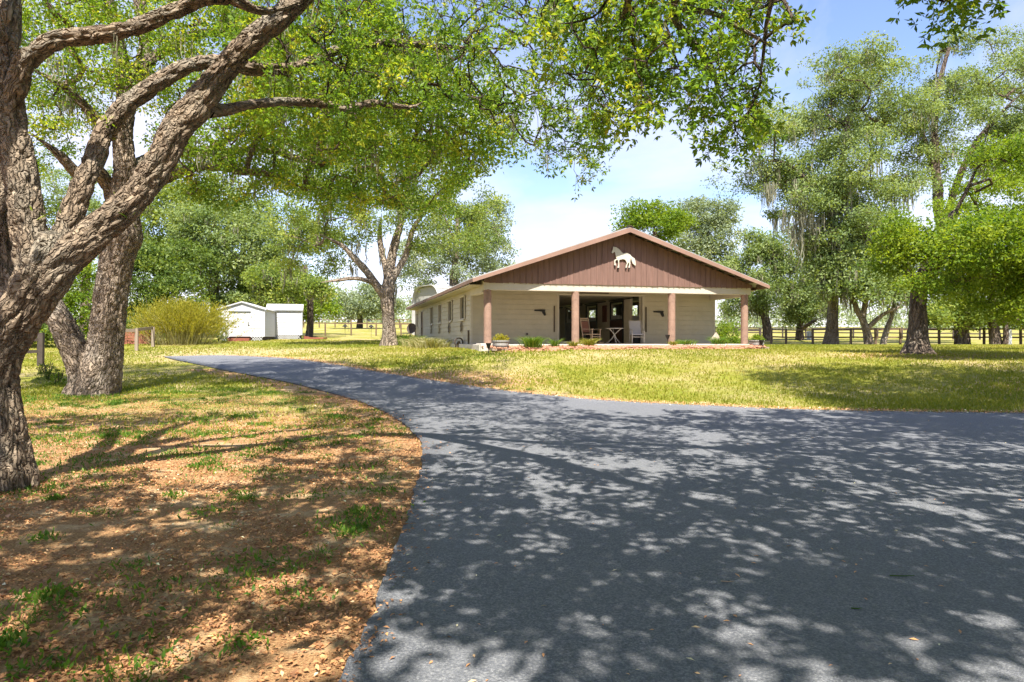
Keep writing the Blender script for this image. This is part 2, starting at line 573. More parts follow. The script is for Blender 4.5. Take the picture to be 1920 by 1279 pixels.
def axis_vals(lo, hi, step, far_lo, far_hi, g=1.22):
    v = list(np.arange(lo, hi, step))
    s = step; x = lo; a = []
    while x > far_lo:
        s *= g; x -= s; a.append(x)
    s = step; x = v[-1]; bq = []
    while x < far_hi:
        s *= g; x += s; bq.append(x)
    return np.array(a[::-1] + v + bq)


gx = axis_vals(-16, 26, 0.33, -900, 900)
gy = axis_vals(-6, 34, 0.33, -120, 1400)
GX, GY = np.meshgrid(gx, gy)
fx, fy = GX.ravel(), GY.ravel()
in_road = inside(road_poly, fx, fy)
dn = edge_dist(fx, fy, near_c); df = edge_dist(fx, fy, far_c)
de = np.minimum(dn, df)
left_of = (~in_road) & (dn < df) | ((fx < -1) & (fy < 6))
gz = ground_h(fx, fy) + np.where(in_road, -0.05 * np.clip(de / .4, 0, 1), 0.022 * lump(fx, fy) * np.clip(de / 1.5, 0, 1) * np.clip(1 - fy / 80, 0, 1))
# surface types: leaf litter under the near oaks, dry straw by the end of the drive, bare margin along the tar
left_of = left_of | (in_road & (dn < df) & (dn < 1.2) & (fy < 20))
litter = np.where(left_of, np.clip(1.1 - (fy - 5.5) / 10.5, 0.12, 1.0) * np.clip((26 - fy) / 6, 0, 1), 0)
litter = np.maximum(litter, np.where(left_of & (dn < .8) & (fy < 24), .85, 0))
litter = np.maximum(litter, np.where(~in_road & ~left_of, np.clip(1 - de / 0.9, 0, 1) * 0.75, 0))


def blob(cx, cy, rx, ry, amt):
    return amt * np.clip(1.3 - np.sqrt(((fx - cx) / rx) ** 2 + ((fy - cy) / ry) ** 2), 0, 1)


tree_r1 = at_depth(1718, 25)
litter = np.maximum(litter, blob(tree_r1[0] + 2, 16.5, 5.5, 2.4, .8))
litter = np.maximum(litter, blob(tree_r1[0], 24.0, 3.5, 1.6, .8))
litter = np.maximum(litter, blob(-3.6, 20.3, 4.5, 1.9, .75))
litter = np.maximum(litter, blob(-0.4, 19.6, 2.4, 1.3, .5))
dry = np.maximum(blob(-13, 33, 7, 5, 1.0), blob(-7, 27.5, 5, 2.5, .6))
dry = np.maximum(dry, blob(8, 26, 6, 2.5, .55))
dry = np.maximum(dry, blob(4, 24.5, 2.5, 2, .6))
green = np.maximum(blob(-11, 39, 7, 3, 1), blob(14, 31, 10, 5, .8))
green = np.maximum(green, blob(5.5, 17.5, 5, 2.6, .35))
nx = len(gx)
idx = np.arange(len(gx) * len(gy)).reshape(len(gy), nx)
quads = np.stack((idx[:-1, :-1], idx[:-1, 1:], idx[1:, 1:], idx[1:, :-1]), -1).reshape(-1, 4)

m, nt, b = new_mat('ground')
tc = nt.nodes.new('ShaderNodeTexCoord')
at = nt.nodes.new('ShaderNodeAttribute'); at.attribute_name = 'zone'
sp = nt.nodes.new('ShaderNodeSeparateXYZ'); nt.links.new(at.outputs['Vector'], sp.inputs[0])
o_ = tc.outputs['Object']
n_f = noise_node(nt, 22, 6, 0.7, o_)
n_m = noise_node(nt, 2.6, 5, 0.6, o_)
n_l = noise_node(nt, 0.45, 4, 0.6, o_)
n_vf = noise_node(nt, 70, 4, 0.7, o_)
gr = ramp_node(nt, n_f.outputs['Fac'], [(0.25, (0.11, 0.125, 0.018)), (0.5, (0.235, 0.225, 0.036)), (0.72, (0.36, 0.305, 0.085))])
gr2 = mixc(nt, maprange(nt, n_m.outputs['Fac'], 0.38, 0.62, 0, .8), gr.outputs[0], (0.18, 0.20, 0.022))
straw = mixc(nt, n_f.outputs['Fac'], (0.32, 0.24, 0.11), (0.48, 0.38, 0.21))
gr3 = mixc(nt, maprange(nt, n_l.outputs['Fac'], 0.44, 0.64, 0, .85), gr2, straw)
lit = ramp_node(nt, n_vf.outputs['Fac'], [(0.3, (0.14, 0.078, 0.038)), (0.5, (0.34, 0.19, 0.09)), (0.7, (0.55, 0.36, 0.18))])
sandy = mixc(nt, maprange(nt, n_m.outputs['Fac'], 0.5, 0.72, 0, .8), lit.outputs[0], (0.66, 0.50, 0.30))
grn = mixc(nt, n_f.outputs['Fac'], (0.10, 0.16, 0.015), (0.24, 0.27, 0.03))
c1 = mixc(nt, math_node(nt, 'MULTIPLY', sp.outputs['Z'], maprange(nt, n_m.outputs['Fac'], .3, .6, .3, 1)), gr3, grn)
c2 = mixc(nt, math_node(nt, 'MULTIPLY', sp.outputs['Y'], maprange(nt, n_m.outputs['Fac'], .3, .6, .4, 1)), c1, straw)
lf = maprange(nt, math_node(nt, 'ADD', math_node(nt, 'MULTIPLY', sp.outputs['X'], 1.5), math_node(nt, 'MULTIPLY', n_m.outputs['Fac'], 1.2)), 0.85, 1.35)
c3 = mixc(nt, lf, c2, sandy)
nt.links.new(c3, b.inputs['Base Color'])
b.inputs['Roughness'].default_value = 0.95
b.inputs['Specular IOR Level'].default_value = 0.1
bump(nt, b, n_vf.outputs['Fac'], 0.8, 0.03)
M['ground'] = m
ground = mesh_np('ground', np.stack((fx, fy, gz), 1), quads, m, smooth=True, attrs={'zone': np.stack((litter, dry, green), 1)})
ground['kind'] = 'structure'

# the tar drive: constrained triangulation of its outline over a fine inner net
ix, iy = np.meshgrid(np.arange(-16, 45, 0.5), np.arange(-13.6, 30, 0.5))
ix = ix.ravel(); iy = iy.ravel()
ok = inside(road_poly, ix, iy) & (np.minimum(edge_dist(ix, iy, near_c), edge_dist(ix, iy, far_c)) > 0.3)
pts2 = [Vector(p) for p in road_poly] + [Vector((a, c)) for a, c in zip(ix[ok], iy[ok])]
nb = len(road_poly)
res = geometry.delaunay_2d_cdt(pts2, [(i, (i + 1) % nb) for i in range(nb)], [], 1, 1e-5)
rv = np.array([(p.x, p.y) for p in res[0]])
rf = np.array([f for f in res[2]], int)
rz = ground_h(rv[:, 0], rv[:, 1]) + 0.02
n0 = len(rv)
bd = np.arange(nb)
orig = {}
for i, l in enumerate(res[3]):
    for k in l:
        orig[k] = i
ring = np.array([orig.get(i, i) for i in bd])
low = np.column_stack((rv[ring], rz[ring] - 0.07))
allv = np.concatenate((np.column_stack((rv, rz)), low))
sk = np.array([(ring[i], n0 + i, n0 + (i + 1) % nb, ring[(i + 1) % nb]) for i in range(nb)])
m, nt, b = new_mat('asphalt')
tc = nt.nodes.new('ShaderNodeTexCoord'); o_ = tc.outputs['Object']
a1 = noise_node(nt, 75, 4, 0.75, o_); a2 = noise_node(nt, 0.7, 5, 0.6, o_); a3 = noise_node(nt, 9, 4, 0.6, o_)
vor = nt.nodes.new('ShaderNodeTexVoronoi'); vor.inputs['Scale'].default_value = 95; nt.links.new(o_, vor.inputs['Vector'])
ar = ramp_node(nt, a1.outputs['Fac'], [(0.30, (0.052, 0.056, 0.066)), (0.5, (0.125, 0.131, 0.146)), (0.68, (0.28, 0.28, 0.285))])
ac = mixc(nt, maprange(nt, a2.outputs['Fac'], 0.35, 0.7, 0, .4), ar.outputs[0], (0.15, 0.153, 0.16))
ac = mixc(nt, maprange(nt, a3.outputs['Fac'], 0.62, 0.8, 0, .35), ac, (0.095, 0.095, 0.098))
nt.links.new(ac, b.inputs['Base Color'])
b.inputs['Roughness'].default_value = 0.82
b.inputs['Specular IOR Level'].default_value = 0.3
hh = mixc(nt, 0.5, a1.outputs['Color'], vor.outputs['Distance'])
bump(nt, b, hh, 0.7, 0.012)
M['asphalt'] = m
drive = mesh_np('driveway', allv, [rf, sk], m, smooth=False)
drive['kind'] = 'structure'

# ------------------------------------------------------------------ the horse barn
BA = math.radians(14.8)
SLAB = 1.33
barn = empty('horse_barn', (-0.99, 27.0, SLAB), BA)
tag(barn, 'long cream horse barn with brown board gable and four round porch columns', 'barn')
BMAT = Matrix.Translation((-0.99, 27.0, SLAB)) @ Matrix.Rotation(BA, 4, 'Z')


def bw(s, t, z):
    return np.array(BMAT @ Vector((s, t, z)))


WL, WR, TW, TB = -0.12, 12.05, 2.8, 24.2     # outer wall lines, porch back wall, rear wall
EL, ER, TF, TE = -0.753, 12.58, -0.75, 24.8  # roof edges
MID = (EL + ER) / 2
EAVE, RIDGE = 2.61, 4.89                      # roof top surface above the slab
SLOPE = (RIDGE - EAVE) / (MID - EL)


def roof_z(s):
    return RIDGE - SLOPE * abs(s - MID)


# concrete floor with a visible edge
MB().box(-0.45, 12.3, -0.5, TB + .1, -0.45, 0.0).build('floor_slab', M['concrete'], barn, bevel=0.015)
# round block columns
colprof = []
z = 0.0
for k in range(11):
    z1 = z + 0.2
    colprof += [(0.1565, z), (0.16, z + .006), (0.16, z1 - .006), (0.1565, z1)]
    z = z1
colprof[-1] = (0.155, 2.23)
cm = MB().lathe(colprof, 40)
c0 = cm.build('column', M['column'], barn, smooth=False)
for k, s in enumerate((0.0, 3.77, 8.23, 11.85)):
    c = c0 if k == 0 else c0.copy()
    if k:
        link(c, barn)
    c.location = (s, 0, 0)
MB().box(-0.42, 0.35, -0.62, 0.3, -0.5, 0.045).build('pier_block', M['concrete'], barn, bevel=0.02)
# front beam and side beams
MB().box(-0.2, 12.08, -0.15, 0.15, 2.21, 2.575).build('beam', M['cream'], barn, bevel=0.008)
for s in (-0.18, 11.78):
    MB().box(s, s + .28, 0.153, TW - .003, 2.13, 2.42).build('side_beam', M['cream'], barn)
MB().box(-0.1, 12.0, 0.16, TW - .005, 2.46, 2.50).build('porch_ceiling', M['siding'], barn)

# gable of vertical boards, each its own
gable = MB().box(-0.1, 12.0, 0.0, 0.04, 2.58, 2.60).build('gable_wall', M['brown_board'], barn)
bwid = 0.262
nb_ = int(round((12.2 + .26) / bwid))
rg = np.random.default_rng(5)
for k in range(nb_):
    s0 = -0.2 + k * (12.3 / nb_); s1 = s0 + 12.3 / nb_ - 0.014
    za, zb = roof_z(s0) - .13, roof_z(s1) - .13
    z0 = 2.50
    f = float(rg.uniform(-.004, .004))
    yf = -0.19 + f
    q = MB()
    top = [(s0, za)] + ([(MID, roof_z(MID) - .13)] if s0 < MID < s1 else []) + [(s1, zb)]
    poly = [(s0, z0 + rg.uniform(-.012, .012)), (s1, z0 + rg.uniform(-.012, .012))] + top[::-1]
    if min(za, zb) < z0 + .03:
        continue
    q.prism(poly, lambda u, w, t: (u, t, w), yf, yf + 0.022)
    q.build('board', M['brown_board'], gable)
    # narrow batten over the joint
    MB().box(s1 - .012, s1 + .026, yf - .018, yf - .001, 2.478, zb - .01).build('batten', M['brown_board'], gable)
MB().box(-0.2, 12.1, -.166, -.152, 2.585, 2.66).build('backing_rail', M['brown_board'], gable)
MB().prism([(-.2, 2.58), (12.1, 2.58), (MID, RIDGE - .15)], lambda u, w, t: (u, t, w), -.165, -.05).build('gable_backing', M['brown_board'], gable)

# roof: metal sheets with ribs, rakes, eave boards, purlins
roof = MB().prism([(MID - .16, RIDGE + .0), (MID, RIDGE + .055), (MID + .16, RIDGE + .0), (MID + .16, RIDGE + .02), (MID, RIDGE + .08), (MID - .16, RIDGE + .02)],
                  lambda u, w, t: (u, t, w), TF - .04, TE + .04).build('roof', M['timber'], barn)
for side in (-1, 1):
    e = EL if side < 0 else ER
    n_sheet = 27
    L = (TE - TF) / n_sheet
    for k in range(n_sheet):
        t0 = TF + k * L; t1 = t0 + L - .004
        q = MB()
        a = (e, roof_z(e)); c = (MID, RIDGE)
        q.prism([(a[0], a[1] - .03), (c[0], c[1] - .03), (c[0], c[1]), (a[0], a[1])][::1 if side > 0 else 1], lambda u, w, t: (u, t, w), t0, t1)
        for r_ in (0.02, L * .33, L * .66):
            q.prism([(a[0], a[1] + .001), (c[0], c[1] + .001), (c[0], c[1] + .028), (a[0], a[1] + .028)], lambda u, w, t: (u, t, w), t0 + r_, t0 + r_ + .05)
        q.build('roof_sheet', M['roof_metal'], roof)
    # rake fascia at front and back
    for tt in (TF - .045, TE + .002):
        q = MB()
        q.prism([(e, roof_z(e) - .155), (MID, RIDGE - .215), (MID, RIDGE - .02), (e, roof_z(e) - .015)], lambda u, w, t: (u, t, w), tt, tt + .04)
        q.build('rake_board', M['brown_trim'], roof)
    # eave fascia
    MB().box(e - .02 if side < 0 else e, e if side < 0 else e + .02, TF - .044, TE + .04, EAVE - .15, EAVE - .005).build('eave_board', M['brown_trim'], roof)
    # purlins that run out under the front overhang
    for k in range(12):
        s = e + (MID - e) * (k + .35) / 12.0
        zc = roof_z(s) - .035
        MB().box(s - .055, s + .055, TF - .003, -.16, zc - .13, zc).build('purlin', M['timber'], roof)
    # soffit boards along the eaves
    MB().box(min(e, WL) + .03 if side < 0 else WR + .0, WL if side < 0 else e - .03, .16, TE - .05, EAVE - .20, EAVE - .165).build('soffit', M['siding'], roof)
# eaves closing panel above the porch side
for s0, s1 in ((-.19, -.13), (11.95, 12.01)):
    MB().box(s0, s1, .155, TW, 2.425, 2.66).build('porch_side_panel', M['cream'], barn)


def siding_course(s0, s1, z0, h, place):
    """One lap board from s0 to s1; place(a, out, z) -> local point, out = distance proud of the wall."""
    q = MB()
    prof = [(0.0, z0), (0.033, z0), (0.012, z0 + h), (0.0, z0 + h)]
    n = len(prof)
    v = [place(s0, o, zz) for o, zz in prof] + [place(s1, o, zz) for o, zz in prof]
    f = [list(range(n))[::-1], list(range(n, 2 * n))] + [(i, (i + 1) % n, n + (i + 1) % n, n + i) for i in range(n)]
    q.add(v, f)
    return q


def sided_wall(name, a0, a1, z0, z1, h, place, openings, mat):
    """A wall core with lap boards; openings are (a0, a1, z0, z1)."""
    core = MB()
    cuts_a = sorted({a0, a1} | {v for o in openings for v in o[:2]})
    first = None
    segs = []
    for i in range(len(cuts_a) - 1):
        u0, u1 = cuts_a[i], cuts_a[i + 1]
        mid = (u0 + u1) / 2
        zs = [(z0, z1)]
        for o in openings:
            if o[0] - 1e-6 <= mid <= o[1] + 1e-6:
                nz = []
                for q0, q1 in zs:
                    if o[2] > q0:
                        nz.append((q0, min(q1, o[2])))
                    if o[3] < q1:
                        nz.append((max(q0, o[3]), q1))
                zs = nz
        for q0, q1 in zs:
            segs.append((u0, u1, q0, q1))
    for (u0, u1, q0, q1) in segs:
        v = [place(u, o, zz) for zz in (q0, q1) for (u, o) in ((u0, -.12), (u1, -.12), (u1, 0), (u0, 0))]
        core.add(v, [(0, 3, 2, 1), (4, 5, 6, 7), (0, 1, 5, 4), (1, 2, 6, 5), (2, 3, 7, 6), (3, 0, 4, 7)])
    w = core.build(name, mat, barn)
    z = z0
    while z < z1 - .02:
        zt = min(z + h, z1)
        spans = [(a0, a1)]
        for o in openings:
            if o[2] < zt - .02 and o[3] > z + .02:
                ns = []
                for s0, s1 in spans:
                    if o[1] <= s0 or o[0] >= s1:
                        ns.append((s0, s1)); continue
                    if o[0] > s0: ns.append((s0, o[0]))
                    if o[1] < s1: ns.append((o[1], s1))
                spans = ns
        for s0, s1 in spans:
            if s1 - s0 > .03:
                siding_course(s0, s1, z + .004, zt - z - .009, place).build('siding_board', mat, w)
        z = zt
    return w


OPN = (4.0, 8.18, -0.01, 2.25)
sided_wall('porch_wall', WL, WR, 0.0, 2.46, 0.225, lambda a, o, z: (a, TW - o, z), [OPN], M['siding'])
win_t = (4.77, 8.33, 11.85, 15.2)
side_open = [(t - .52, t + .52, 1.22, 2.2) for t in win_t] + [(19.6, 20.6, -.2, 2.15), (22.4, 23.2, 1.1, 2.1)]
sided_wall('side_wall', TW, TB, -0.28, 2.43, 0.225, lambda a, o, z: (WL - o, a, z), side_open, M['siding'])
ro = [(t - .75, t + .75, 1.05, 2.3) for t in (4.77, 8.33, 11.95, 15.2, 18.8)]
sided_wall('far_side_wall', TW, TB, -0.28, 2.43, 0.45, lambda a, o, z: (WR + o, TB + TW - a, z), [(TB + TW - q1, TB + TW - q0, z0_, z1_) for q0, q1, z0_, z1_ in ro], M['siding'])
sided_wall('rear_wall', WL, WR, -0.28, 2.43, 0.45, lambda a, o, z: (WL + WR - a, TB + o, z), [(3.7, 8.1, -.1, 2.3)], M['siding'])
MB().prism([(WL, 2.43), (WR, 2.43), (MID, RIDGE - .15)], lambda u, w, t: (u, t, w), TB - .05, TB).build('rear_gable', M['brown_board'], barn)
# corner trim
for a in (WL - .035, WR - .065):
    MB().box(a, a + .1, TW - .04, TW + .06, 0.0 if a > 1 else -.28, 2.44).build('corner_trim', M['cream'], barn)
# aisle opening trim
for s in (OPN[0] - .09, OPN[1]):
    MB().box(s, s + .09, TW - .045, TW + .02, 0.0, 2.25).build('door_jamb', M['cream'], barn)
MB().box(OPN[0] - .15, OPN[1] + .15, TW - .05, TW + .02, 2.253, 2.33).build('door_head', M['cream'], barn)
for s in (OPN[0] - .26, OPN[1] + .16):
    MB().box(s, s + .05, TW - .075, TW - .032, .55, 1.75).build('door_pull', M['timber'], barn)

# windows in the long side wall
for i, t in enumerate(win_t):
    w = MB().box(WL + .06, WL + .075, t - .5, t + .5, 1.24, 2.18).build('window', M['glass'], barn)
    f = MB()
    for (t0, t1, z0, z1) in ((t - .58, t - .51, 1.15, 2.27), (t + .51, t + .58, 1.15, 2.27), (t - .509, t + .509, 2.2, 2.27)):
        f.box(WL - .055, WL + .04, t0, t1, z0, z1)
    f.build('window_frame', M['cream'], w)
    MB().box(WL - .11, WL + .04, t - .62, t + .62, 1.08, 1.149).build('sill', M['cream'], w)
    if i in (0, 1):
        MB().box(WL - .075, WL - .04, t - .86, t - .60, 1.15, 2.25).build('shutter', M['ornament'], w)
w = MB().box(WL + .06, WL + .075, 22.42, 23.18, 1.1, 2.1).build('window', M['glass'], barn)
f = MB()
for (t0, t1, z0, z1) in ((22.33, 22.41, 1.03, 2.16), (23.19, 23.27, 1.03, 2.16), (22.411, 23.189, 2.09, 2.16), (22.411, 23.189, 1.03, 1.1)):
    f.box(WL - .05, WL + .04, t0, t1, z0, z1)
f.build('window_frame', M['cream'], w)
d = MB().box(WL + .02, WL + .06, 19.62, 20.58, -.1, 2.13).build('door', M['dark_brown'], barn)
MB().box(WL - .02, WL + .019, 20.4, 20.46, .9, 1.02).build('handle', M['black'], d)
f = MB()
for (t0, t1, z0, z1) in ((19.52, 19.6, -.2, 2.2), (20.6, 20.68, -.2, 2.2), (19.601, 20.599, 2.14, 2.2)):
    f.box(WL - .05, WL + .04, t0, t1, z0, z1)
f.build('door_frame', M['cream'], d)
# white gutter pipe by the rear corner and hose pipe at the front corner
MB().box(WL - .12, WL - .05, 2.96, 3.02, -.25, .62).build('hose_pipe', M['timber'], barn)

# stable aisle seen through the opening
AR = OPN[1] + .06
aisle = MB().box(4.05, AR + .02, TW + .13, TB - .2, 2.34, 2.40).build('aisle_ceiling', M['int_wall'], barn)
for a, c, zt in [(2.95, 3.257, 2.33), (3.26, 4.23, 1.05), (4.233, 5.07, 2.33), (6.64, 8.6, 2.33), (10.2, 12.15, 2.33), (13.75, 15.7, 2.33), (17.3, 23.9, 2.33)]:
    MB().box(AR, AR + .12, a, c, 0.004, zt).build('aisle_wall', M['int_wall'], barn)
MB().box(3.86, 3.98, 2.95, TB - .2, .004, 2.33).build('aisle_wall', M['int_wall'], barn)
for t0, t1 in ((5.07, 6.64), (8.6, 10.2), (12.15, 13.75), (15.7, 17.3)):
    dr = MB().box(AR - .05, AR - .01, t0 + .02, t1 - .02, .03, 1.2).build('stall_door', M['dark_brown'], barn)
    f = MB()
    for a, c, z0, z1 in ((t0 - .05, t0 + .019, .02, 2.2), (t1 - .019, t1 + .05, .02, 2.2), (t0 + .02, t1 - .02, 2.12, 2.2), (t0 + .02, t1 - .02, 1.201, 1.26)):
        f.box(AR - .06, AR + .0, a, c, z0, z1)
    for j in range(9):
        a = t0 + .1 + (t1 - t0 - .2) * j / 8
        f.box(AR - .04, AR - .025, a - .008, a + .008, 1.261, 2.119)
    f.build('door_frame', M['black'], dr)
    MB().box(AR - .1, AR - .062, t0 - 1.4, t1 + .1, 2.22, 2.28).build('door_track', M['black'], dr)
# stall back walls so the stalls read as rooms
for t in (2.98, 6.85, 10.4, 14.0, 17.5):
    MB().box(AR + .13, WR - .14, t, t + .08, .004, 1.5 if t > 3 else 2.3).build('stall_partition', M['int_wall'], barn)
MB().box(AR - .05, AR - .004, 7.2, 7.75, 1.15, 2.05).build('tack_board', M['wicker'], barn)
MB().box(AR - .35, AR - .05, 3.0, 3.2, .004, .9).build('feed_stand', M['black'], barn)
MB().box(4.0, 4.75, 2.95, 3.35, .004, .12).build('rubber_mat', M['concrete'], barn)

# ---- things fixed to the barn
hz = [(432, 375), (415, 430), (405, 480), (380, 530), (375, 560), (395, 582), (420, 578), (440, 550), (478, 545), (492, 600), (508, 690), (530, 742), (480, 768), (455, 800), (456, 870), (455, 930), (480, 962), (515, 942), (492, 880), (486, 830), (502, 792), (540, 776), (566, 780), (578, 880), (574, 950), (548, 1010), (605, 1010), (610, 960), (604, 860), (610, 772), (650, 766), (720, 746), (790, 760), (822, 800), (850, 868), (826, 930), (806, 1005), (845, 1000), (862, 920), (890, 850), (908, 845), (922, 885), (914, 940), (896, 1000), (940, 1000), (946, 960), (958, 870), (948, 830), (962, 760), (966, 700), (985, 735), (1005, 800), (1030, 870), (1080, 905), (1120, 935), (1126, 860), (1114, 780), (1090, 712), (1030, 682), (985, 648), (950, 600), (890, 564), (850, 553), (800, 560), (740, 575), (690, 545), (650, 500), (600, 450), (520, 405), (455, 396)]
sc_h = 28.35 / FPX / 16.0
hs0 = 5.85                         # along the facade, where px ~1177 falls
zc = EYE + (HOR - 483.0) / FPX * 28.35 - SLAB
horse = empty('horse_silhouette', bw(hs0, -.25, zc), BA)
tag(horse, 'cream cut-out of a trotting horse fixed high on the brown gable', 'wall sign')
q = MB()
bm = bmesh.new()
fr = [((x - 750) * sc_h / .967, -(y - 690) * sc_h) for x, y in hz]
vf_ = [bm.verts.new((u, -.02, w)) for u, w in fr]
face = bm.faces.new(vf_)
ext = bmesh.ops.extrude_face_region(bm, geom=[face])
for v_ in [e for e in ext['geom'] if isinstance(e, bmesh.types.BMVert)]:
    v_.co.y += .035
bmesh.ops.triangulate(bm, faces=[f for f in bm.faces if len(f.verts) > 4])
bmesh.ops.recalc_face_normals(bm, faces=bm.faces)
me = bpy.data.meshes.new('horse_body'); bm.to_mesh(me); bm.free(); me.materials.append(M['horse'])
link(bpy.data.objects.new('body', me), horse)
for x0, x1, y0 in ((455, 500, 940), (545, 606, 1010), (803, 846, 1003), (893, 941, 1000)):
    u0, u1 = (x0 - 750) * sc_h / .967, (x1 - 750) * sc_h / .967
    w0 = -(y0 - 690) * sc_h
    MB().prism([(u0 - .002, w0 - .045), (u1 + .002, w0 - .045), (u1 - .004, w0 + .004), (u0 + .006, w0 + .004)], lambda u, w, t: (u, t, w), -.022, .018).build('hoof', M['black'], horse)

# dark pistol-like ornaments, one each side of the opening
for k, (s, lab) in enumerate(((3.05, 'dark pistol-shaped ornament on the porch wall to the left of the opening'), (9.0, 'dark pistol-shaped ornament on the porch wall to the right of the opening'))):
    q = MB()
    q.prism([(-.24, .02), (.13, .0), (.22, -.19), (.30, -.17), (.25, .02), (.27, .09), (-.24, .08)], lambda u, w, t: (u, t, w), -.03, .03)
    q.bar((.12, 0, -.0), (.16, 0, -.10), .012)
    o = q.build('wall_ornament', M['black'])
    o.location = bw(s, TW - .07, 1.48); o.rotation_euler = (0, 0, BA)
    tag(o, lab, 'ornament', 'dark wall ornaments on the porch')
# plank sign over the opening
sg = empty('door_sign', bw(5.72, TW - .085, 2.40), BA)
tag(sg, 'long narrow brown plank sign above the aisle opening', 'sign')
MB().box(-.72, .72, -.02, .02, -.055, .055).build('plank', M['timber'], sg)
for s in (-.6, .6):
    MB().box(s - .015, s + .015, -.03, -.021, -.02, .02).build('bolt', M['black'], sg)
# floodlights under the beam
for s, lab in ((1.55, 'small dark floodlight under the porch ceiling near the corner column'), (6.95, 'small dark floodlight above the aisle opening beside the plank sign'), (8.9, 'small dark floodlight under the porch ceiling near the third column')):
    e = empty('floodlight', bw(s, 1.3, 2.46), BA)
    tag(e, lab, 'floodlight', 'porch floodlights')
    MB().lathe([(.06, -.03), (.06, -.001)], 12).build('base', M['black'], e)
    MB().bar((-.03, 0, -.03), (-.10, -.05, -.10), .03, 8, .055).build('lamp_head', M['black'], e)
    MB().bar((.03, 0, -.03), (.10, -.05, -.10), .03, 8, .055).build('lamp_head', M['black'], e)
# sockets on the porch wall
for s, lab in ((2.45, 'small grey outlet box low on the left porch wall'), (9.75, 'small grey outlet box low on the right porch wall')):
    e = empty('outlet_box', bw(s, TW - .03, .45), BA)
    tag(e, lab, 'outlet')
    MB().box(-.06, .06, -.05, -.001, -.07, .07).build('cover', M['planter'], e, bevel=.01)
    MB().box(-.045, .045, -.058, -.051, -.05, .05).build('flap', M['band'], e)
# round weathered ornaments under the side windows
wl = ['faded star ornament under the side window nearest the porch', 'faded star ornament under the second side window from the porch', 'faded star ornament under the third side window from the porch', 'faded star ornament under the fourth side window from the porch']
for i, t in enumerate(win_t):
    e = empty('star_ornament', bw(WL - .06, t + .05, .80), BA)
    tag(e, wl[i], 'ornament', 'star ornaments under the side windows')
    st = []
    for k in range(10):
        r_ = .26 if k % 2 == 0 else .11
        a = math.pi / 2 + k * math.pi / 5
        st.append((r_ * math.cos(a), r_ * math.sin(a)))
    MB().prism(st, lambda u, w, t_: (t_, u, w), -.03, .01).build('star', M['timber' if i in (0, 1) else 'ornament'], e)
    ringm = MB()
    for k in range(24):
        a0, a1 = 2 * math.pi * k / 24, 2 * math.pi * (k + 1) / 24
        ringm.bar((-.012, .27 * math.cos(a0), .27 * math.sin(a0)), (-.012, .27 * math.cos(a1), .27 * math.sin(a1)), .018, 5)
    ringm.build('ring', M['ornament'], e)
# hose reel at the front corner
e = empty('hose_reel', bw(WL - .3, 4.2, -.16), BA)
tag(e, 'dark hose reel at the foot of the barn side wall near the corner', 'hose reel')
q = MB()
for k in range(20):
    a0, a1 = 2 * math.pi * k / 20, 2 * math.pi * (k + 1) / 20
    for y in (-.07, 0, .07):
        q.bar((.19 * math.cos(a0), y, .24 + .19 * math.sin(a0)), (.19 * math.cos(a1), y, .24 + .19 * math.sin(a1)), .028, 5)
q.build('hose_coil', M['fence_dark'], e)
MB().bar((0, -.14, .24), (0, .14, .24), .05, 10).build('drum', M['timber'], e)
for y in (-.15, .13):
    MB().prism([(-.2, -.04), (.2, -.04), (.03, .26), (-.03, .26)], lambda u, w, t: (u, t, w), y, y + .02).build('stand', M['timber'], e)
# satellite dish on the rear corner
e = empty('satellite_dish', bw(WL - .25, TB - .1, 1.0), BA)
tag(e, 'small dark satellite dish at the far rear corner of the barn', 'satellite dish')
MB().lathe([(.02, .0), (.2, .03), (.36, .10), (.40, .15), (.385, .15), (.2, .06)], 20).build('dish', M['fence_dark'], e).rotation_euler = (math.radians(78), 0, math.radians(-35))
MB().bar((0, 0, 0), (.2, .02, -.1), .025).build('arm', M['fence_dark'], e)
MB().bar((.2, .02, -.1), (.2, .02, -1.2), .03).build('mast', M['fence_dark'], e)

# ---- porch furniture
rk = empty('rocking_chair', bw(5.15, 1.7, 0.0), BA + math.radians(28))
tag(rk, 'tall wooden rocking chair with woven reddish back beside the second column', 'rocking chair')
wood = M['rocker']


def curve_bars(q, pts, r, n=6):
    for a, c in zip(pts[:-1], pts[1:]):
        q.bar(a, c, r, n)


for s in (-.27, .27):
    q = MB(); curve_bars(q, [(s, -.50, .10), (s, -.35, .05), (s, -.1, .02), (s, .15, .03), (s, .4, .09), (s, .5, .15)], .022); q.build('runner', wood, rk)
    MB().bar((s, -.28, .045), (s, -.30, .66), .024).build('leg', wood, rk)
    MB().bar((s, .20, .045), (s, .42, 1.20), .024).build('back_post', wood, rk)
    q = MB(); q.box(s - .045, s + .045, -.36, .24, .655, .68); q.build('armrest', wood, rk)
for z_, y_ in ((.22, -.285), (.33, -.29)):
    MB().bar((-.27, y_, z_), (.27, y_, z_), .016).build('stretcher', wood, rk)
MB().bar((-.27, .25, .24), (.27, .25, .24), .016).build('stretcher', wood, rk)
MB().box(-.28, .28, -.33, .24, .42, .46).build('seat', M['rocker'], rk, bevel=.012)
bk = MB(); bk.prism([(.30, .52), (.40, 1.03), (.42, 1.03), (.32, .52)], lambda u, w, t: (t, u, w), -.24, .24); bk.build('backrest', M['wicker'], rk)
for z0 in (1.05, 1.13):
    y = .40 + (z0 - 1.05) * .19
    MB().box(-.26, .26, y - .012, y + .012, z0, z0 + .055).build('top_rail', wood, rk)

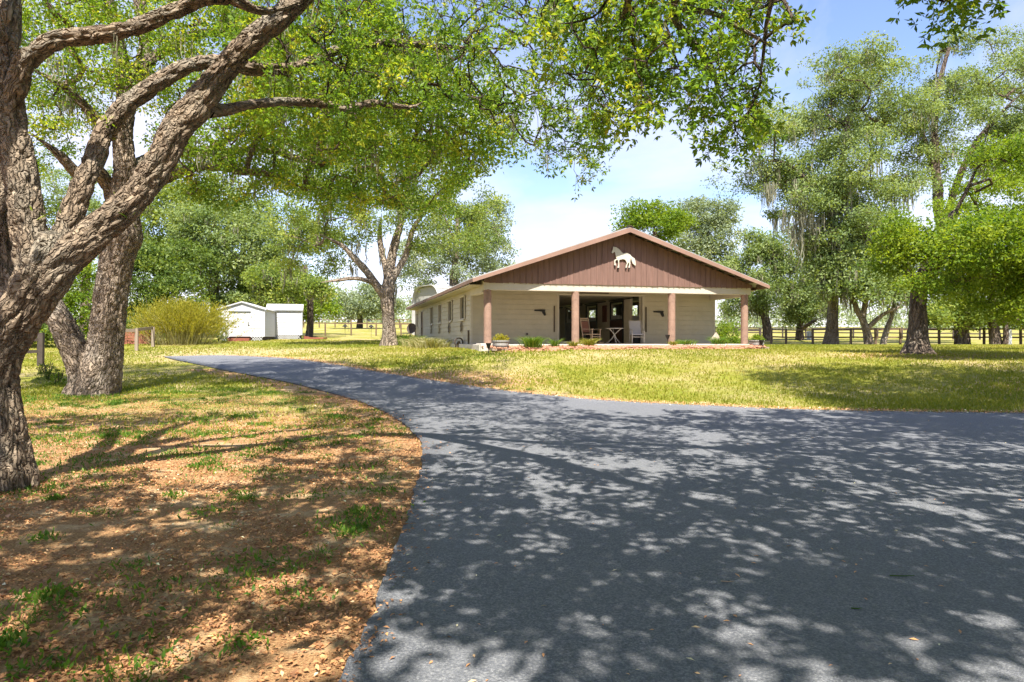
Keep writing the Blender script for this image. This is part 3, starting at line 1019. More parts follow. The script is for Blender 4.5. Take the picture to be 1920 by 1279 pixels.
tb = empty('bistro_table', bw(6.3, 1.75, 0), BA)
tag(tb, 'small round pale bistro table with splayed legs between the two chairs', 'table')
MB().lathe([(.40, .695), (.415, .70), (.415, .72), (.40, .725)], 28).build('tabletop', M['table'], tb)
for k in range(3):
    a = k * 2 * math.pi / 3 + .35
    q = MB()
    curve_bars(q, [(.30 * math.cos(a + math.pi), .30 * math.sin(a + math.pi), .69), (.10 * math.cos(a + math.pi), .10 * math.sin(a + math.pi), .52), (0.02 * math.cos(a), .02 * math.sin(a), .40), (.12 * math.cos(a), .12 * math.sin(a), .24), (.40 * math.cos(a), .40 * math.sin(a), .0)], .02)
    q.build('leg', M['table'], tb)
MB().lathe([(.05, .36), (.05, .42)], 12).build('hub', M['table'], tb)

ch = empty('sling_chair', bw(7.4, 1.75, 0), BA + math.radians(-12))
tag(ch, 'grey fabric sling patio chair with pale frame right of the table', 'chair')
q = MB(); q.prism([(.16, .44), (.36, 1.06), (.385, 1.06), (.185, .44)], lambda u, w, t: (t, u, w), -.25, .25); q.build('backrest', M['sling'], ch)
q = MB(); q.prism([(-.28, .43), (.18, .40), (.18, .425), (-.28, .455)], lambda u, w, t: (t, u, w), -.25, .25); q.build('seat', M['sling'], ch)
for s in (-.28, .28):
    q = MB(); curve_bars(q, [(s, -.30, .0), (s, -.33, .3), (s, -.31, .60), (s, -.22, .64), (s, .16, .64)], .022); q.build('leg', M['table'], ch)
    MB().bar((s, .34, 0.0), (s, .14, .45), .022).build('leg', M['table'], ch)
    MB().bar((s, .13, .40), (s, .375, 1.07), .022).build('back_post', M['table'], ch)
    MB().bar((s, -.30, .44), (s, .16, .41), .02).build('seat_rail', M['table'], ch)
MB().bar((-.28, .375, 1.065), (.28, .375, 1.065), .02).build('top_rail', M['table'], ch)
MB().bar((-.28, -.31, .32), (.28, -.31, .32), .018).build('stretcher', M['table'], ch)


# ---- leaf builder shared by plants and trees
def unit(v):
    return v / (np.linalg.norm(v, axis=-1, keepdims=True) + 1e-9)


def leaves(pos, dirs, nrm, L, W, fold=0.25):
    """Folded rhombus leaves: returns verts, quads."""
    side = unit(np.cross(dirs, nrm))
    up = unit(np.cross(side, dirs))
    L = np.asarray(L)[:, None]; W = np.asarray(W)[:, None]
    v0 = pos
    v1 = pos + dirs * L * .5 + side * W * .5 + up * W * fold
    v2 = pos + dirs * L
    v3 = pos + dirs * L * .5 - side * W * .5 + up * W * fold
    v = np.stack((v0, v1, v2, v3), 1).reshape(-1, 3)
    f = np.arange(len(pos) * 4).reshape(-1, 4)
    return v, f


def blades(pos, dirs, L, W, rng, bend=0.35):
    """Grass blades of two segments (quad + triangle) that bow outwards."""
    side = unit(np.cross(dirs, rng.normal(size=dirs.shape)))
    out = dirs.copy(); out[:, 2] = 0; out = unit(out + 1e-6)
    L = np.asarray(L)[:, None]; W = np.asarray(W)[:, None]
    p1 = pos + dirs * L * .55
    p2 = pos + dirs * L * .92 + out * L * bend + np.array((0, 0, -1)) * L * bend * .4
    v = np.stack((pos - side * W * .5, pos + side * W * .5, p1 + side * W * .4, p1 - side * W * .4, p2), 1).reshape(-1, 3)
    k = np.arange(len(pos))[:, None] * 5
    return v, k + np.array((0, 1, 2, 3)), k + np.array((3, 2, 4))


def tuft(name, loc, n, h, spread, w, mat, rng, parent=None, lean=0.5, kind=None, base=0.12):
    az = rng.uniform(0, 2 * math.pi, n)
    r = np.abs(rng.normal(0, 1, n)) * spread * base
    pos = np.stack((r * np.cos(az), r * np.sin(az), np.zeros(n)), 1)
    ln = rng.uniform(0.05, lean, n)
    dirs = unit(np.stack((np.cos(az) * ln, np.sin(az) * ln, np.ones(n)), 1))
    L = h * rng.uniform(.55, 1.1, n)
    v, q4, q3 = blades(pos, dirs, L, np.full(n, w), rng)
    o = mesh_np(name, v, [q4, q3], mat, parent, attrs={'rnd': np.repeat(np.clip(rng.normal(.5, .25, n), 0, 1), 5)})
    if parent is None:
        o.location = loc
    return o


# ---- planters and bed in front of the porch
def planter(s, t, lab, seed):
    rng = np.random.default_rng(seed)
    p = bw(s, t, 0)
    zb = gh(p[0], p[1])
    e = empty('barrel_planter', (p[0], p[1], zb + .10), BA)
    tag(e, lab, 'planter', 'half barrel planters at the porch ends')
    q = MB()
    q.lathe([(.27, 0), (.31, .12), (.335, .30), (.315, .30), (.30, .24)], 22)
    q.build('barrel', M['planter'], e)
    for z_, r_ in ((.06, .297), (.235, .331)):
        MB().lathe([(r_, z_ - .018), (r_ + .006, z_ - .018), (r_ + .008, z_ + .018), (r_, z_ + .018)], 22).build('band', M['band'], e)
    MB().box(-.42, .42, -.32, .32, -.1, -.002).build('base_board', M['fence_old'], e)
    n = 420
    az = rng.uniform(0, 6.283, n); el = rng.uniform(.1, 1.4, n)
    c = np.stack((np.cos(az) * np.cos(el), np.sin(az) * np.cos(el), np.sin(el)), 1)
    pos = c * np.array((.34, .34, .26)) * rng.uniform(.3, 1, n)[:, None] + np.array((0, 0, .27))
    v, f = leaves(pos, unit(c + rng.normal(0, .5, (n, 3))), unit(rng.normal(size=(n, 3)) + (0, 0, 1)), rng.uniform(.06, .11, n), rng.uniform(.025, .045, n))
    mesh_np('foliage', v, f, M['leaf_yellow' if seed % 2 else 'leaf_bright'], e, attrs={'rnd': np.repeat(rng.uniform(0, 1, n), 4)}, kind='stuff')
    return e


planter(0.35, -.85, 'grey half-barrel planter of pale flowers beside the corner column', 11)
planter(12.1, -.55, 'grey half-barrel planter by the column at the far porch end', 12)
for px, d, n, h, sp_, mat, lab in (
    (998, 26.4, 420, .62, 1.5, 'grass_green', 'full green grass clump in the bed before the porch wall'),
    (1040, 26.9, 130, .50, .8, 'grass_green', 'small green grass clump beside the aisle opening'),
    (1104, 27.6, 230, .52, 1.0, 'grass', 'wispy grass clump at the foot of the second column'),
    (1076, 27.1, 150, .36, .8, 'grass', 'low yellowish grass clump before the second column'),
    (1285, 28.9, 260, .45, 1.6, 'grass_green', 'wispy spreading grass clump beside the third column'),
    (1262, 28.6, 120, .36, .7, 'grass', 'low grass clump before the third column'),
    (1347, 29.4, 240, .62, .9, 'grass_green', 'spiky green clump beside the stone horse head'),
):
    p = at_depth(px, d); p[2] = max(p[2], 1.22)
    o = tuft('grass_clump', p, n, h, sp_, .022, M[mat], np.random.default_rng(px), lean=.75)
    tag(o, lab, 'plant', 'grass clumps along the porch bed')
# stone horse head
e = empty('horse_head_statue', bw(10.35, .0, 0), BA)
tag(e, 'small tan stone horse head statue on the porch edge', 'statue')
q = MB()
q.prism([(-.08, .0), (.22, .0), (.23, .20), (.15, .36), (.08, .46), (.02, .47), (-.03, .40), (-.12, .30), (-.20, .22), (-.21, .16), (-.14, .13), (-.05, .20), (-.02, .12)], lambda u, w, t: (u, t, w), -.07, .07)
q.build('head', M['stone'], e, bevel=.03)
for y in (-.05, .05):
    MB().bar((.05, y, .45), (.06, y * 1.1, .54), .03, 6, .004).build('ear', M['stone'], e)
MB().prism([(.20, .02), (.27, .05), (.25, .25), (.18, .40), (.08, .50), (.08, .45), (.16, .34)], lambda u, w, t: (u, t, w), -.025, .025).build('mane', M['ornament'], e)
MB().box(-.14, .26, -.13, .13, .0, .03).build('base', M['stone'], e)


def spot_light(p, lab):
    e = empty('garden_light', p)
    tag(e, lab, 'garden light', 'small black garden lights by the porch')
    MB().bar((0, 0, 0), (0, 0, .22), .015).build('stake', M['black'], e)
    MB().lathe([(.03, .20), (.05, .24), (.11, .40), (.10, .41)], 14).build('lamp_head', M['black'], e)


spot_light(at_depth(916, 25.3), 'small black garden light in the lawn before the left planter')
spot_light(at_depth(1428, 29.2), 'small black garden light in the lawn beyond the far planter')
spot_light(np.array(bw(7.85, -.35, 0.0)), 'small black path light on the porch edge near the third column')

# raised bed between slab and lawn
gb_s = np.linspace(-.1, 12.3, 60)
gb_t = np.array((-.49, -.7, -1.0, -1.35, -1.75))
gv = []
for s_ in gb_s:
    for j_, t_ in enumerate(gb_t):
        p_ = bw(s_, t_ + (0.12 * math.sin(s_ * 2.3) if j_ else 0), 0)
        g_ = gh(p_[0], p_[1])
        edge_ = min(1.0, (s_ + .1) / .8, (12.3 - s_) / .6)
        gv.append((p_[0], p_[1], g_ - .03 + edge_ * (max(SLAB - .05 - g_, 0) + .03) * (1, .92, .66, .3, 0)[j_] + .012 * math.sin(s_ * 7 + j_)))
gi = np.arange(60 * 5).reshape(60, 5)
gq = np.stack((gi[:-1, :-1], gi[1:, :-1], gi[1:, 1:], gi[:-1, 1:]), -1).reshape(-1, 4)
gbed = mesh_np('garden_bed', np.array(gv), gq, M['mulch'], smooth=True)
gbed['kind'] = 'structure'
# reddish stones in the bed along the slab
rng = np.random.default_rng(21)
n = 1500
s = rng.uniform(-.1, 12.2, n); t = -.5 - np.abs(rng.normal(0, .38, n))
s += rng.normal(0, .1, n)
pts = np.array([bw(a, c, 0) for a, c in zip(s, t)])
pts[:, 2] = np.maximum(ground_h(pts[:, 0], pts[:, 1]), SLAB - .06 - np.clip((-t - .6) / 1.1, 0, 1) * .12)
octv = np.array([(1, 0, 0), (-1, 0, 0), (0, 1, 0), (0, -1, 0), (0, 0, 1), (0, 0, -1)], float)
octf = np.array([(0, 2, 4), (2, 1, 4), (1, 3, 4), (3, 0, 4), (2, 0, 5), (1, 2, 5), (3, 1, 5), (0, 3, 5)])
sz = rng.uniform(.03, .085, n)
ang = rng.uniform(0, 6.283, n)
sv = octv[None] * sz[:, None, None] * np.array((1.2, .9, .6))
ca, sa = np.cos(ang)[:, None], np.sin(ang)[:, None]
sv = np.stack((sv[..., 0] * ca - sv[..., 1] * sa, sv[..., 0] * sa + sv[..., 1] * ca, sv[..., 2]), -1) + pts[:, None, :]
bed = mesh_np('mulch_stones', sv.reshape(-1, 3), (np.arange(n)[:, None, None] * 6 + octf).reshape(-1, 3), M['mulch'], kind='stuff')
tag(bed, 'reddish stones and bark spread along the porch slab', 'mulch', kind='stuff')

# ornamental grasses along the barn's long side
for k, (s, t, n, h, mat, lab) in enumerate((
    (-1.3, 6.6, 420, .62, 'grass_pale', 'pale feathery grass nearest the porch along the barn side'),
    (-1.35, 8.4, 420, .70, 'grass_pale', 'pale feathery grass second from the porch along the barn side'),
    (-1.4, 10.4, 420, .72, 'grass_pale', 'pale feathery grass third from the porch along the barn side'),
    (-1.7, 12.8, 420, .75, 'grass_green', 'grey-green grass clump behind the pale ones beside the barn'),
    (-2.0, 15.4, 420, .80, 'grass_green', 'rearmost grey-green grass clump beside the barn'))):
    p = bw(s, t, 0); p[2] = gh(p[0], p[1])
    o = tuft('ornamental_grass', p, n, h, 4.2, .035, M[mat], np.random.default_rng(100 + k), lean=.7)
    tag(o, lab, 'plant', 'ornamental grasses along the barn side')

# black tubs on the grass behind the big tree
for k, (px, lab) in enumerate(((751, 'low black rubber tub on the grass, nearer the tree trunk'), (760, 'low black rubber tub on the grass, nearer the barn'))):
    p = at_depth(px, 50.5 + k * .3)
    q = MB(); q.lathe([(.24, 0), (.29, .25), (.31, .27), (.28, .27), (.22, .06)], 18)
    o = q.build('rubber_tub', M['black']); o.location = p
    tag(o, lab, 'tub', 'black tubs by the barn')

# ------------------------------------------------------------------ rounded white building behind the barn
b0 = P(822, 600, 66)
e = empty('round_roof_barn', (b0[0], 66, gh(b0[0], 66)), math.radians(38))
tag(e, 'white metal building with rounded ribbed roof behind the barn', 'building')
ztop = EYE + (HOR - 533) / FPX * 66 - gh(b0[0], 66)
Wd, R_ = 5.2, 1.6
prof = [(0, 0.0)] + [(R_ - R_ * math.cos(a), ztop - R_ + R_ * math.sin(a)) for a in np.linspace(0, math.pi / 2, 8)] + [(Wd - (R_ - R_ * math.cos(a)), ztop - R_ + R_ * math.sin(a)) for a in np.linspace(math.pi / 2, 0, 8)] + [(Wd, 0.0)]
for k in range(12):
    q = MB()
    for (a, c), (a2, c2) in zip(prof[:-1], prof[1:]):
        q.add([(k * .9, a, c), (k * .9 + .86, a, c), (k * .9 + .86, a2, c2), (k * .9, a2, c2)], [(0, 1, 2, 3)])
    o = q.build('roof_panel', M['galv'], e)
    sm = o.modifiers.new('solid', 'SOLIDIFY'); sm.thickness = .04
    if k % 3 == 0:
        q = MB()
        for (a, c), (a2, c2) in zip(prof[:-1], prof[1:]):
            q.bar((k * .9 - .02, a, c + .02), (k * .9 - .02, a2, c2 + .02), .04, 5)
        q.build('rib', M['planter'], e)
for (a, c) in prof[1:9:2]:
    MB().bar((-.02, a - .02, c + .02), (10.8, a - .02, c + .02), .045, 5).build('purlin', M['planter'], e)
MB().prism([(a, c - .08) for a, c in prof][::-1], lambda u, w, t: (t, u, w), .3, .36).build('end_wall', M['planter'], e)
MB().box(.24, .299, 1.5, 3.6, .0, 2.4).build('end_door', M['fence_dark'], e)


# ------------------------------------------------------------------ white sheds
def lattice(q, x0, x1, z0, z1, y, st=.16):
    n = int((x1 - x0) / st) + 2
    for k in range(-3, n):
        for sgn in (1, -1):
            a = x0 + k * st
            p0 = np.array((a if sgn > 0 else a + (z1 - z0), y, z0)); p1 = np.array((a + (z1 - z0) if sgn > 0 else a, y, z1))
            lo, hi = sorted((p0[0], p1[0]))
            if lo < x0 or hi > x1:
                continue
            q.bar(p0, p1, .022, 4)


s0 = at_depth(411, 44.0)
SA = math.radians(10)
shed = empty('garden_shed', (s0[0], 44.0, s0[2] - .02), SA)
tag(shed, 'white clapboard shed with gable front and wide double door', 'shed')
W1, D1, H0, H1, H2 = 2.86, 4.2, .32, 2.14, 2.60
for k in range(10):
    z0 = H0 + k * (H1 - H0) / 10; z1 = z0 + (H1 - H0) / 10 - .012
    spans = ((0.0, .68), (1.94, W1)) if z1 < H0 + 1.66 else ((0.0, W1),)
    for a, c in spans:
        MB().prism([(0.0, z0), (-.03, z0), (-.008, z1), (0, z1)], lambda u, w, t: (t, u, w), a, c).build('siding_board', M['white'], shed)
    MB().prism([(W1, z0), (W1 + .03, z0), (W1 + .008, z1), (W1, z1)], lambda u, w, t: (u, t, w), 0.02, D1).build('siding_board', M['white'], shed)
for k in range(3):
    z0 = H1 + k * .15; z1 = z0 + .146
    e0 = (z0 - H1) / (H2 - H1) * W1 / 2; e1 = min((z1 - H1) / (H2 - H1), 1) * W1 / 2
    MB().prism([(e0, z0), (W1 - e0, z0), (W1 - e1, z1), (e1 + .001, z1)], lambda u, w, t: (u, t, w), -.02, 0.0).build('siding_board', M['white'], shed)
core = MB()
core.prism([(.002, H0), (W1 - .002, H0), (W1 - .002, H1), (W1 / 2, H2 - .02), (.002, H1)], lambda u, w, t: (u, t, w), 0.002, D1)
core.build('wall', M['white'], shed)
MB().box(.70, 1.92, -.012, .0, H0 + .06, H0 + 1.62).build('door', M['white'], shed)
q = MB(); q.box(1.305, 1.315, -.016, -.0125, H0 + .06, H0 + 1.62); q.build('door_gap', M['planter'], shed)
MB().box(.64, 1.98, -.07, -.023, H0 + 1.63, H0 + 1.70).build('door_track', M['shed_trim'], shed)
q = MB(); q.box(1.80, 1.84, -.05, -.013, H0 + .78, H0 + .98); q.box(1.80, 1.90, -.05, -.013, H0 + .74, H0 + .779); q.build('handle', M['black'], shed)
for sgn in (-1, 1):
    c = W1 / 2
    e_ = c + sgn * (c + .12)
    ze = H1 - .12 * (H2 - H1) / c
    MB().prism([(c, H2), (e_, ze), (e_, ze + .06), (c, H2 + .06)], lambda u, w, t: (u, t, w), -.1, D1 + .1).build('roof', M['shed_roof'], shed)
    MB().prism([(c, H2 - .06), (e_, ze - .06), (e_, ze + .0), (c, H2 + .0)], lambda u, w, t: (u, t, w), -.11, -.075).build('rake_trim', M['shed_trim'], shed)
for x in (-.02, W1 - .06):
    MB().box(x, x + .08, -.04, .03, H0, H1 - .02).build('corner_trim', M['white'], shed)
q = MB(); lattice(q, 0.0, .66, .0, H0, -.01); lattice(q, 1.98, W1, .0, H0, -.01); q.build('lattice_skirt', M['white'], shed, kind='stuff')
MB().box(.1, W1 - .1, .15, D1, -.3, H0).build('underfloor_shade', M['fence_dark'], shed)  # solid dark block stands in for the shade under the floor
MB().box(.62, 2.0, -.62, -.05, -.2, .22).build('door_step', M['red_deck'], shed, bevel=.01)

s1 = at_depth(486, 48.2)
shed2 = empty('storage_shed', (s1[0] + .55, 48.2, s1[2] + .02), math.radians(16))
tag(shed2, 'white shed with low side roof behind the gabled shed', 'shed')
W2, D2, G0, G1, G2 = 2.42, 2.6, .30, 2.12, 2.56
for k in range(10):
    z0 = G0 + k * (G1 - G0) / 10; z1 = z0 + (G1 - G0) / 10 - .012
    MB().prism([(0.0, z0), (-.03, z0), (-.008, z1), (0, z1)], lambda u, w, t: (t, u, w), 0, W2).build('siding_board', M['white'], shed2)
q = MB(); q.prism([(0.002, G0), (D2, G0), (D2, G1), (D2 / 2, G2 - .02), (0.002, G1)], lambda u, w, t: (t, u, w), 0.0, W2); q.build('wall', M['white'], shed2)
for sgn in (-1, 1):
    c = D2 / 2
    e_ = c + sgn * (c + .10)
    ze = G1 - .10 * (G2 - G1) / c
    MB().prism([(c, G2), (e_, ze), (e_, ze + .05), (c, G2 + .05)], lambda u, w, t: (t, u, w), -.08, W2 + .08).build('roof', M['shed_roof'], shed2)
MB().box(-.08, W2 + .08, -.125, -.10, G1 - .08, G1 - .01).build('eave_trim', M['shed_trim'], shed2)
for x in (W2 - .05,):
    MB().box(x, x + .08, -.045, .03, G0, G1 - .02).build('corner_trim', M['white'], shed2)
q = MB(); lattice(q, 0.1, W2, .0, G0, -.01); q.build('lattice_skirt', M['white'], shed2, kind='stuff')
MB().box(.1, W2 - .1, .15, D2, -.3, G0).build('underfloor_shade', M['fence_dark'], shed2)  # dark filler, coloured as the shade beneath this shed
q = MB(); q.prism([(W2 + .1, .0), (W2 + 1.3, .0), (W2 + .1, .25)], lambda u, w, t: (u, t, w), .5, 1.7); q.build('ramp', M['red_deck'], shed2)
q = MB(); q.box(-.02, .02, 0, .6, 0, .25)
pal = MB().box(0, .9, 0, 1.0, .04, .16).build('pallet', M['red_deck']); pal.location = at_depth(583, 48.2); tag(pal, 'low reddish wooden pallet on the grass beside the shed ramp', 'pallet')


# ------------------------------------------------------------------ fences
def fence(name, lab, pts, rails, post_h, mat, post_w=.11, rail_h=.12, spacing=None, group=None):
    """pts: ground points; one post at every point (and between, when spacing is given); rails: heights of boards."""
    full = []
    for a, c in zip(pts[:-1], pts[1:]):
        L = np.linalg.norm(c[:2] - a[:2])
        k = max(1, int(round(L / spacing))) if spacing else 1
        for i in range(k):
            full.append(a + (c - a) * i / k)
    full.append(pts[-1])
    full = np.array(full)
    full[:, 2] = ground_h(full[:, 0], full[:, 1])
    o = full[0]
    e = empty(name, o)
    tag(e, lab, 'fence', group)
    rg_ = np.random.default_rng(len(full) + int(abs(o[0] * 10)))
    for p in full:
        v = p - o
        a = rg_.uniform(-.03, .03, 2)
        h = post_h * rg_.uniform(.96, 1.05)
        q = MB(); q.bar((v[0], v[1], v[2] - .15), (v[0] + a[0], v[1] + a[1], v[2] + h), post_w * .62, 6)
        q.build('post', mat, e)
    for p, c in zip(full[:-1], full[1:]):
        for h in rails:
            a = p - o; b_ = c - o
            d_ = unit((b_ - a)[None])[0]
            sd = np.array((-d_[1], d_[0], 0)) * .02
            hh = h + rg_.uniform(-.03, .03); h2 = h + rg_.uniform(-.03, .03)
            v = []
            for q_, hq in ((a, hh), (b_, h2)):
                for sg_, up in ((-1, 0), (1, 0), (1, 1), (-1, 1)):
                    v.append(q_ + sd * sg_ + np.array((0, 0, hq - rail_h * (1 - up))) - np.array((0, 0, 0)))
            v = np.array(v) - np.array((sd[0], sd[1], 0)) * 4 * 0
            MB().add(v, [(0, 1, 2, 3), (7, 6, 5, 4), (0, 4, 5, 1), (1, 5, 6, 2), (2, 6, 7, 3), (3, 7, 4, 0)]).build('rail', mat, e)
    return e


fence('paddock_fence', 'weathered post and rail fence between the oak and the yellow bush', [at_depth(205, 33.0), at_depth(256, 34.5), at_depth(287, 37.5)], [1.16], 1.16, M['fence_old'], .15, .16)
fence('paddock_fence', 'dark post and rail fence beyond the near oaks', [at_depth(-260, 22), at_depth(-60, 24.2), at_depth(76, 26.0)], [1.12, .62], 1.25, M['fence_dark'], .2, .12, spacing=3.2)
fence('paddock_fence', 'brown post and rail fence beyond the sheds', [at_depth(545, 66), at_depth(610, 65), at_depth(658.5, 64.5), at_depth(705, 64), at_depth(752, 63), at_depth(769, 62.5)], [1.22], 1.24, M['fence'], .12, .08)
fence('paddock_fence', 'farthest thin brown fence across the left field', [at_depth(540, 104), at_depth(780, 101)], [1.3, .75], 1.35, M['fence'], .16, .1, spacing=2.7)
fence('paddock_fence', 'short dark fence seen past the far porch column', [at_depth(1345, 47), at_depth(1382, 46.5), at_depth(1426, 46)], [1.15], 1.2, M['fence_dark'], .14, .16)
fence('paddock_fence', 'brown fence running behind the big right-hand tree', [at_depth(1446, 54.5), at_depth(1474, 54), at_depth(1524, 53.5), at_depth(1561, 53), at_depth(1595, 52.5), at_depth(1642, 52), at_depth(1688, 51.5), at_depth(1761, 50.5), at_depth(1803, 50), at_depth(1845, 49.5), at_depth(1914, 48.5), at_depth(1990, 47.5)], [1.22, .62], 1.26, M['fence'], .15, .11)
fence('paddock_fence', 'farther dark board fence across the right-hand field', [at_depth(1300, 78), at_depth(1600, 74), at_depth(2050, 66)], [1.2, .7], 1.25, M['fence_dark'], .14, .13, spacing=2.4)
# white marker post and box in the right-hand field
for px, d, w, h, lab in ((1518, 70, .45, .9, 'small white box standing in the field behind the fence'), (1890, 47, .35, 1.1, 'short white post beside the fence at the right edge')):
    o = MB().box(-w / 2, w / 2, -w / 2, w / 2, -.1, h).build('marker_box', M['white'], bevel=.05); o.location = at_depth(px, d)
    tag(o, lab, 'post')
# reddish stack behind the left fence
p = at_depth(228, 40)
e = empty('brick_stack', p, .1)
tag(e, 'low stack of old reddish bricks behind the weathered fence', 'bricks')
rg = np.random.default_rng(4)
for r_ in range(5):
    for k in range(5):
        x = -.5 + k * .42 + (r_ % 2) * .2
        o = MB().box(x, x + .40, rg.uniform(-.02, .02), .4, .02 + r_ * .17, .02 + r_ * .17 + .16).build('brick', M['brick'], e)
# dark hooded feeders on thin poles out in the field
for px, py, d, lab in ((647, 612, 58, 'dark hooded bird feeder on a thin pole, left of the two nearer ones'), (696, 613, 58, 'dark hooded bird feeder on a thin pole nearest the tree trunk'), (653, 603, 82, 'far dark bird feeder on a pole, left of the two far ones'), (692, 601, 82, 'far dark bird feeder on a pole, right of the two far ones')):
    p = at_depth(px, d); top = P(px, py, d)[2] - p[2]
    e = empty('bird_feeder', p)
    tag(e, lab, 'bird feeder', 'dark bird feeders in the left field')
    MB().bar((0, 0, -.1), (0, 0, top), .015, 5).build('pole', M['fence_dark'], e)
    MB().lathe([(.26, top - .03), (.20, top + .03), (.06, top + .17), (.02, top + .2)], 14).build('hood', M['black'], e)
    MB().lathe([(.08, top - .12), (.08, top - .031)], 10).build('tray', M['fence_dark'], e)

# ------------------------------------------------------------------ tree building
def frames(path):
    t = np.gradient(path, axis=0); t = unit(t)
    up = np.array((0.31, 0.95, 0.05)) if abs(t[0, 2]) > .7 else np.array((0, 0, 1.0))
    a = np.cross(t[0], up); a /= np.linalg.norm(a)
    A = [a]
    for i in range(1, len(path)):
        a = A[-1] - t[i] * np.dot(A[-1], t[i])
        A.append(a / (np.linalg.norm(a) + 1e-9))
    A = np.array(A)
    return t, A, np.cross(t, A)


def hash2(i, j, k):
    h = np.sin(i * 127.1 + j * 311.7 + k * 74.7) * 43758.5453
    return h - np.floor(h)


def cracks(u, v, nu, cv, seed):
    """Distance to the crack net of a stretched cell pattern, periodic in u (0..1)."""
    x = u * nu; y = v / cv
    y = y + .35 * np.sin(x * 2.1 + seed) + .2 * np.sin(x * 5.3 + y * 1.7)
    x = x + .28 * np.sin(y * 2.6 + seed * 1.3) + .16 * np.sin(y * 6.1 + 1.1)
    xi = np.floor(x); yi = np.floor(y)
    d1 = np.full(x.shape, 9.0); d2 = np.full(x.shape, 9.0)
    for dx in (-1, 0, 1):
        for dy in (-1, 0, 1):
            cx = xi + dx; cy_ = yi + dy
            w = np.mod(cx, nu)
            px = cx + .15 + .7 * hash2(w, cy_, seed); py = cy_ + .1 + .8 * hash2(w, cy_, seed + 9.1)
            d = np.sqrt((x - px) ** 2 + (y - py) ** 2)
            n2 = np.minimum(d2, np.maximum(d1, d)); d1 = np.minimum(d1, d); d2 = n2
    return d2 - d1


LIMB = [None]


def tube(path, rad, segs, bark=None, seed=0.0, lobes=0.0, cap=True, flare=0.0):
    """Tapered tube; bark=(depth, cell_w, cell_h) carves real fissures."""
    t, A, B = frames(path)
    n = len(path)
    th = np.linspace(0, 2 * math.pi, segs, endpoint=False)
    s = np.concatenate(([0], np.cumsum(np.linalg.norm(np.diff(path, axis=0), axis=1))))
    R = np.repeat(np.asarray(rad)[:, None], segs, 1)
    if lobes:
        R = R * (1 + lobes * (1 + flare * np.exp(-s / .45))[:, None] * (.6 * np.sin(th * 3 + seed + s[:, None] * .8) + .5 * np.sin(th * 5 - s[:, None] * 1.3 + seed * 2) + .4 * np.sin(2 * th + s[:, None] * 2.2)))
    if bark:
        dep, cw, chh = bark
        nu = max(6, int(round(2 * math.pi * float(np.mean(rad)) / cw)))
        U = np.repeat((th / (2 * math.pi))[None], n, 0); V = np.repeat(s[:, None], segs, 1) + seed * 3
        e = cracks(U, V, nu, chh, seed)
        e2 = cracks(U, V * 1.07 + .3, max(4, nu // 2), chh * 2.1, seed + 4)
        sm = lambda q_: q_ * q_ * (3 - 2 * q_)
        k = sm(np.clip(e / .34, 0, 1)) * .65 + sm(np.clip(e2 / .26, 0, 1)) * .55 + .12 * np.clip(e, 0, 1)
        R = R + dep * (k - .95)
    v = path[:, None, :] + R[..., None] * (np.cos(th)[None, :, None] * A[:, None, :] + np.sin(th)[None, :, None] * B[:, None, :])
    rm = np.repeat(np.asarray(rad)[:, None], segs, 1)
    lc = np.stack((rm * np.cos(th), rm * np.sin(th), np.repeat(s[:, None], segs, 1)), -1).reshape(-1, 3) + seed
    LIMB[0] = np.concatenate((lc, lc[-1:])) if cap else lc
    idx = np.arange(n * segs).reshape(n, segs)
    nx = np.roll(idx, -1, 1)
    f = np.stack((idx[:-1], nx[:-1], nx[1:], idx[1:]), -1).reshape(-1, 4)
    v = v.reshape(-1, 3)
    if cap:
        v = np.concatenate((v, path[-1:] + t[-1:] * rad[-1] * .5))
        top = np.stack((idx[-1], nx[-1], np.full(segs, len(v) - 1)), -1)
        return v, f, top
    return v, f, np.zeros((0, 3), int)


def path_from(pts, step):
    """pts rows: x, y, z, radius -> dense smooth path and radii."""
    p = smooth_path(np.asarray(pts, float), step)
    return p[:, :3], p[:, 3]


def pxpath(rows):
    """rows (px, py, depth, radius_px) -> world rows with radius in metres."""
    return [np.append(P(a, c, d), r * d / FPX) for a, c, d, r in rows]


def limb_obj(name, rows, mat, parent, origin, bark, step, seg_w, seed, lobes=.05, world=False):
    pts = rows if world else pxpath(rows)
    path, rad = path_from(pts, step)
    segs = int(np.clip(2 * math.pi * rad.mean() / seg_w, 8, 260))
    wob = np.stack([np.sin(np.linspace(0, len(path) * step * f, len(path)) + seed * k) for f, k in ((2.1, 1), (1.7, 2), (2.6, 3))], 1)
    path = path + wob * rad[:, None] * .10 * np.clip(np.arange(len(path)) / 20, 0, 1)[:, None]
    if name == 'limb':
        fr_ = np.linspace(0, 1, len(rad)); rad = rad * np.clip((1 - fr_) / .22, .10, 1)
    v, f, top = tube(path, rad, segs, bark, seed, lobes, flare=2.6 if name == 'trunk' else 0.0)
    o = mesh_np(name, v - origin, [f, top], mat, parent, smooth=True, attrs={'limb': LIMB[0]})
    return path, rad


GL = [None]


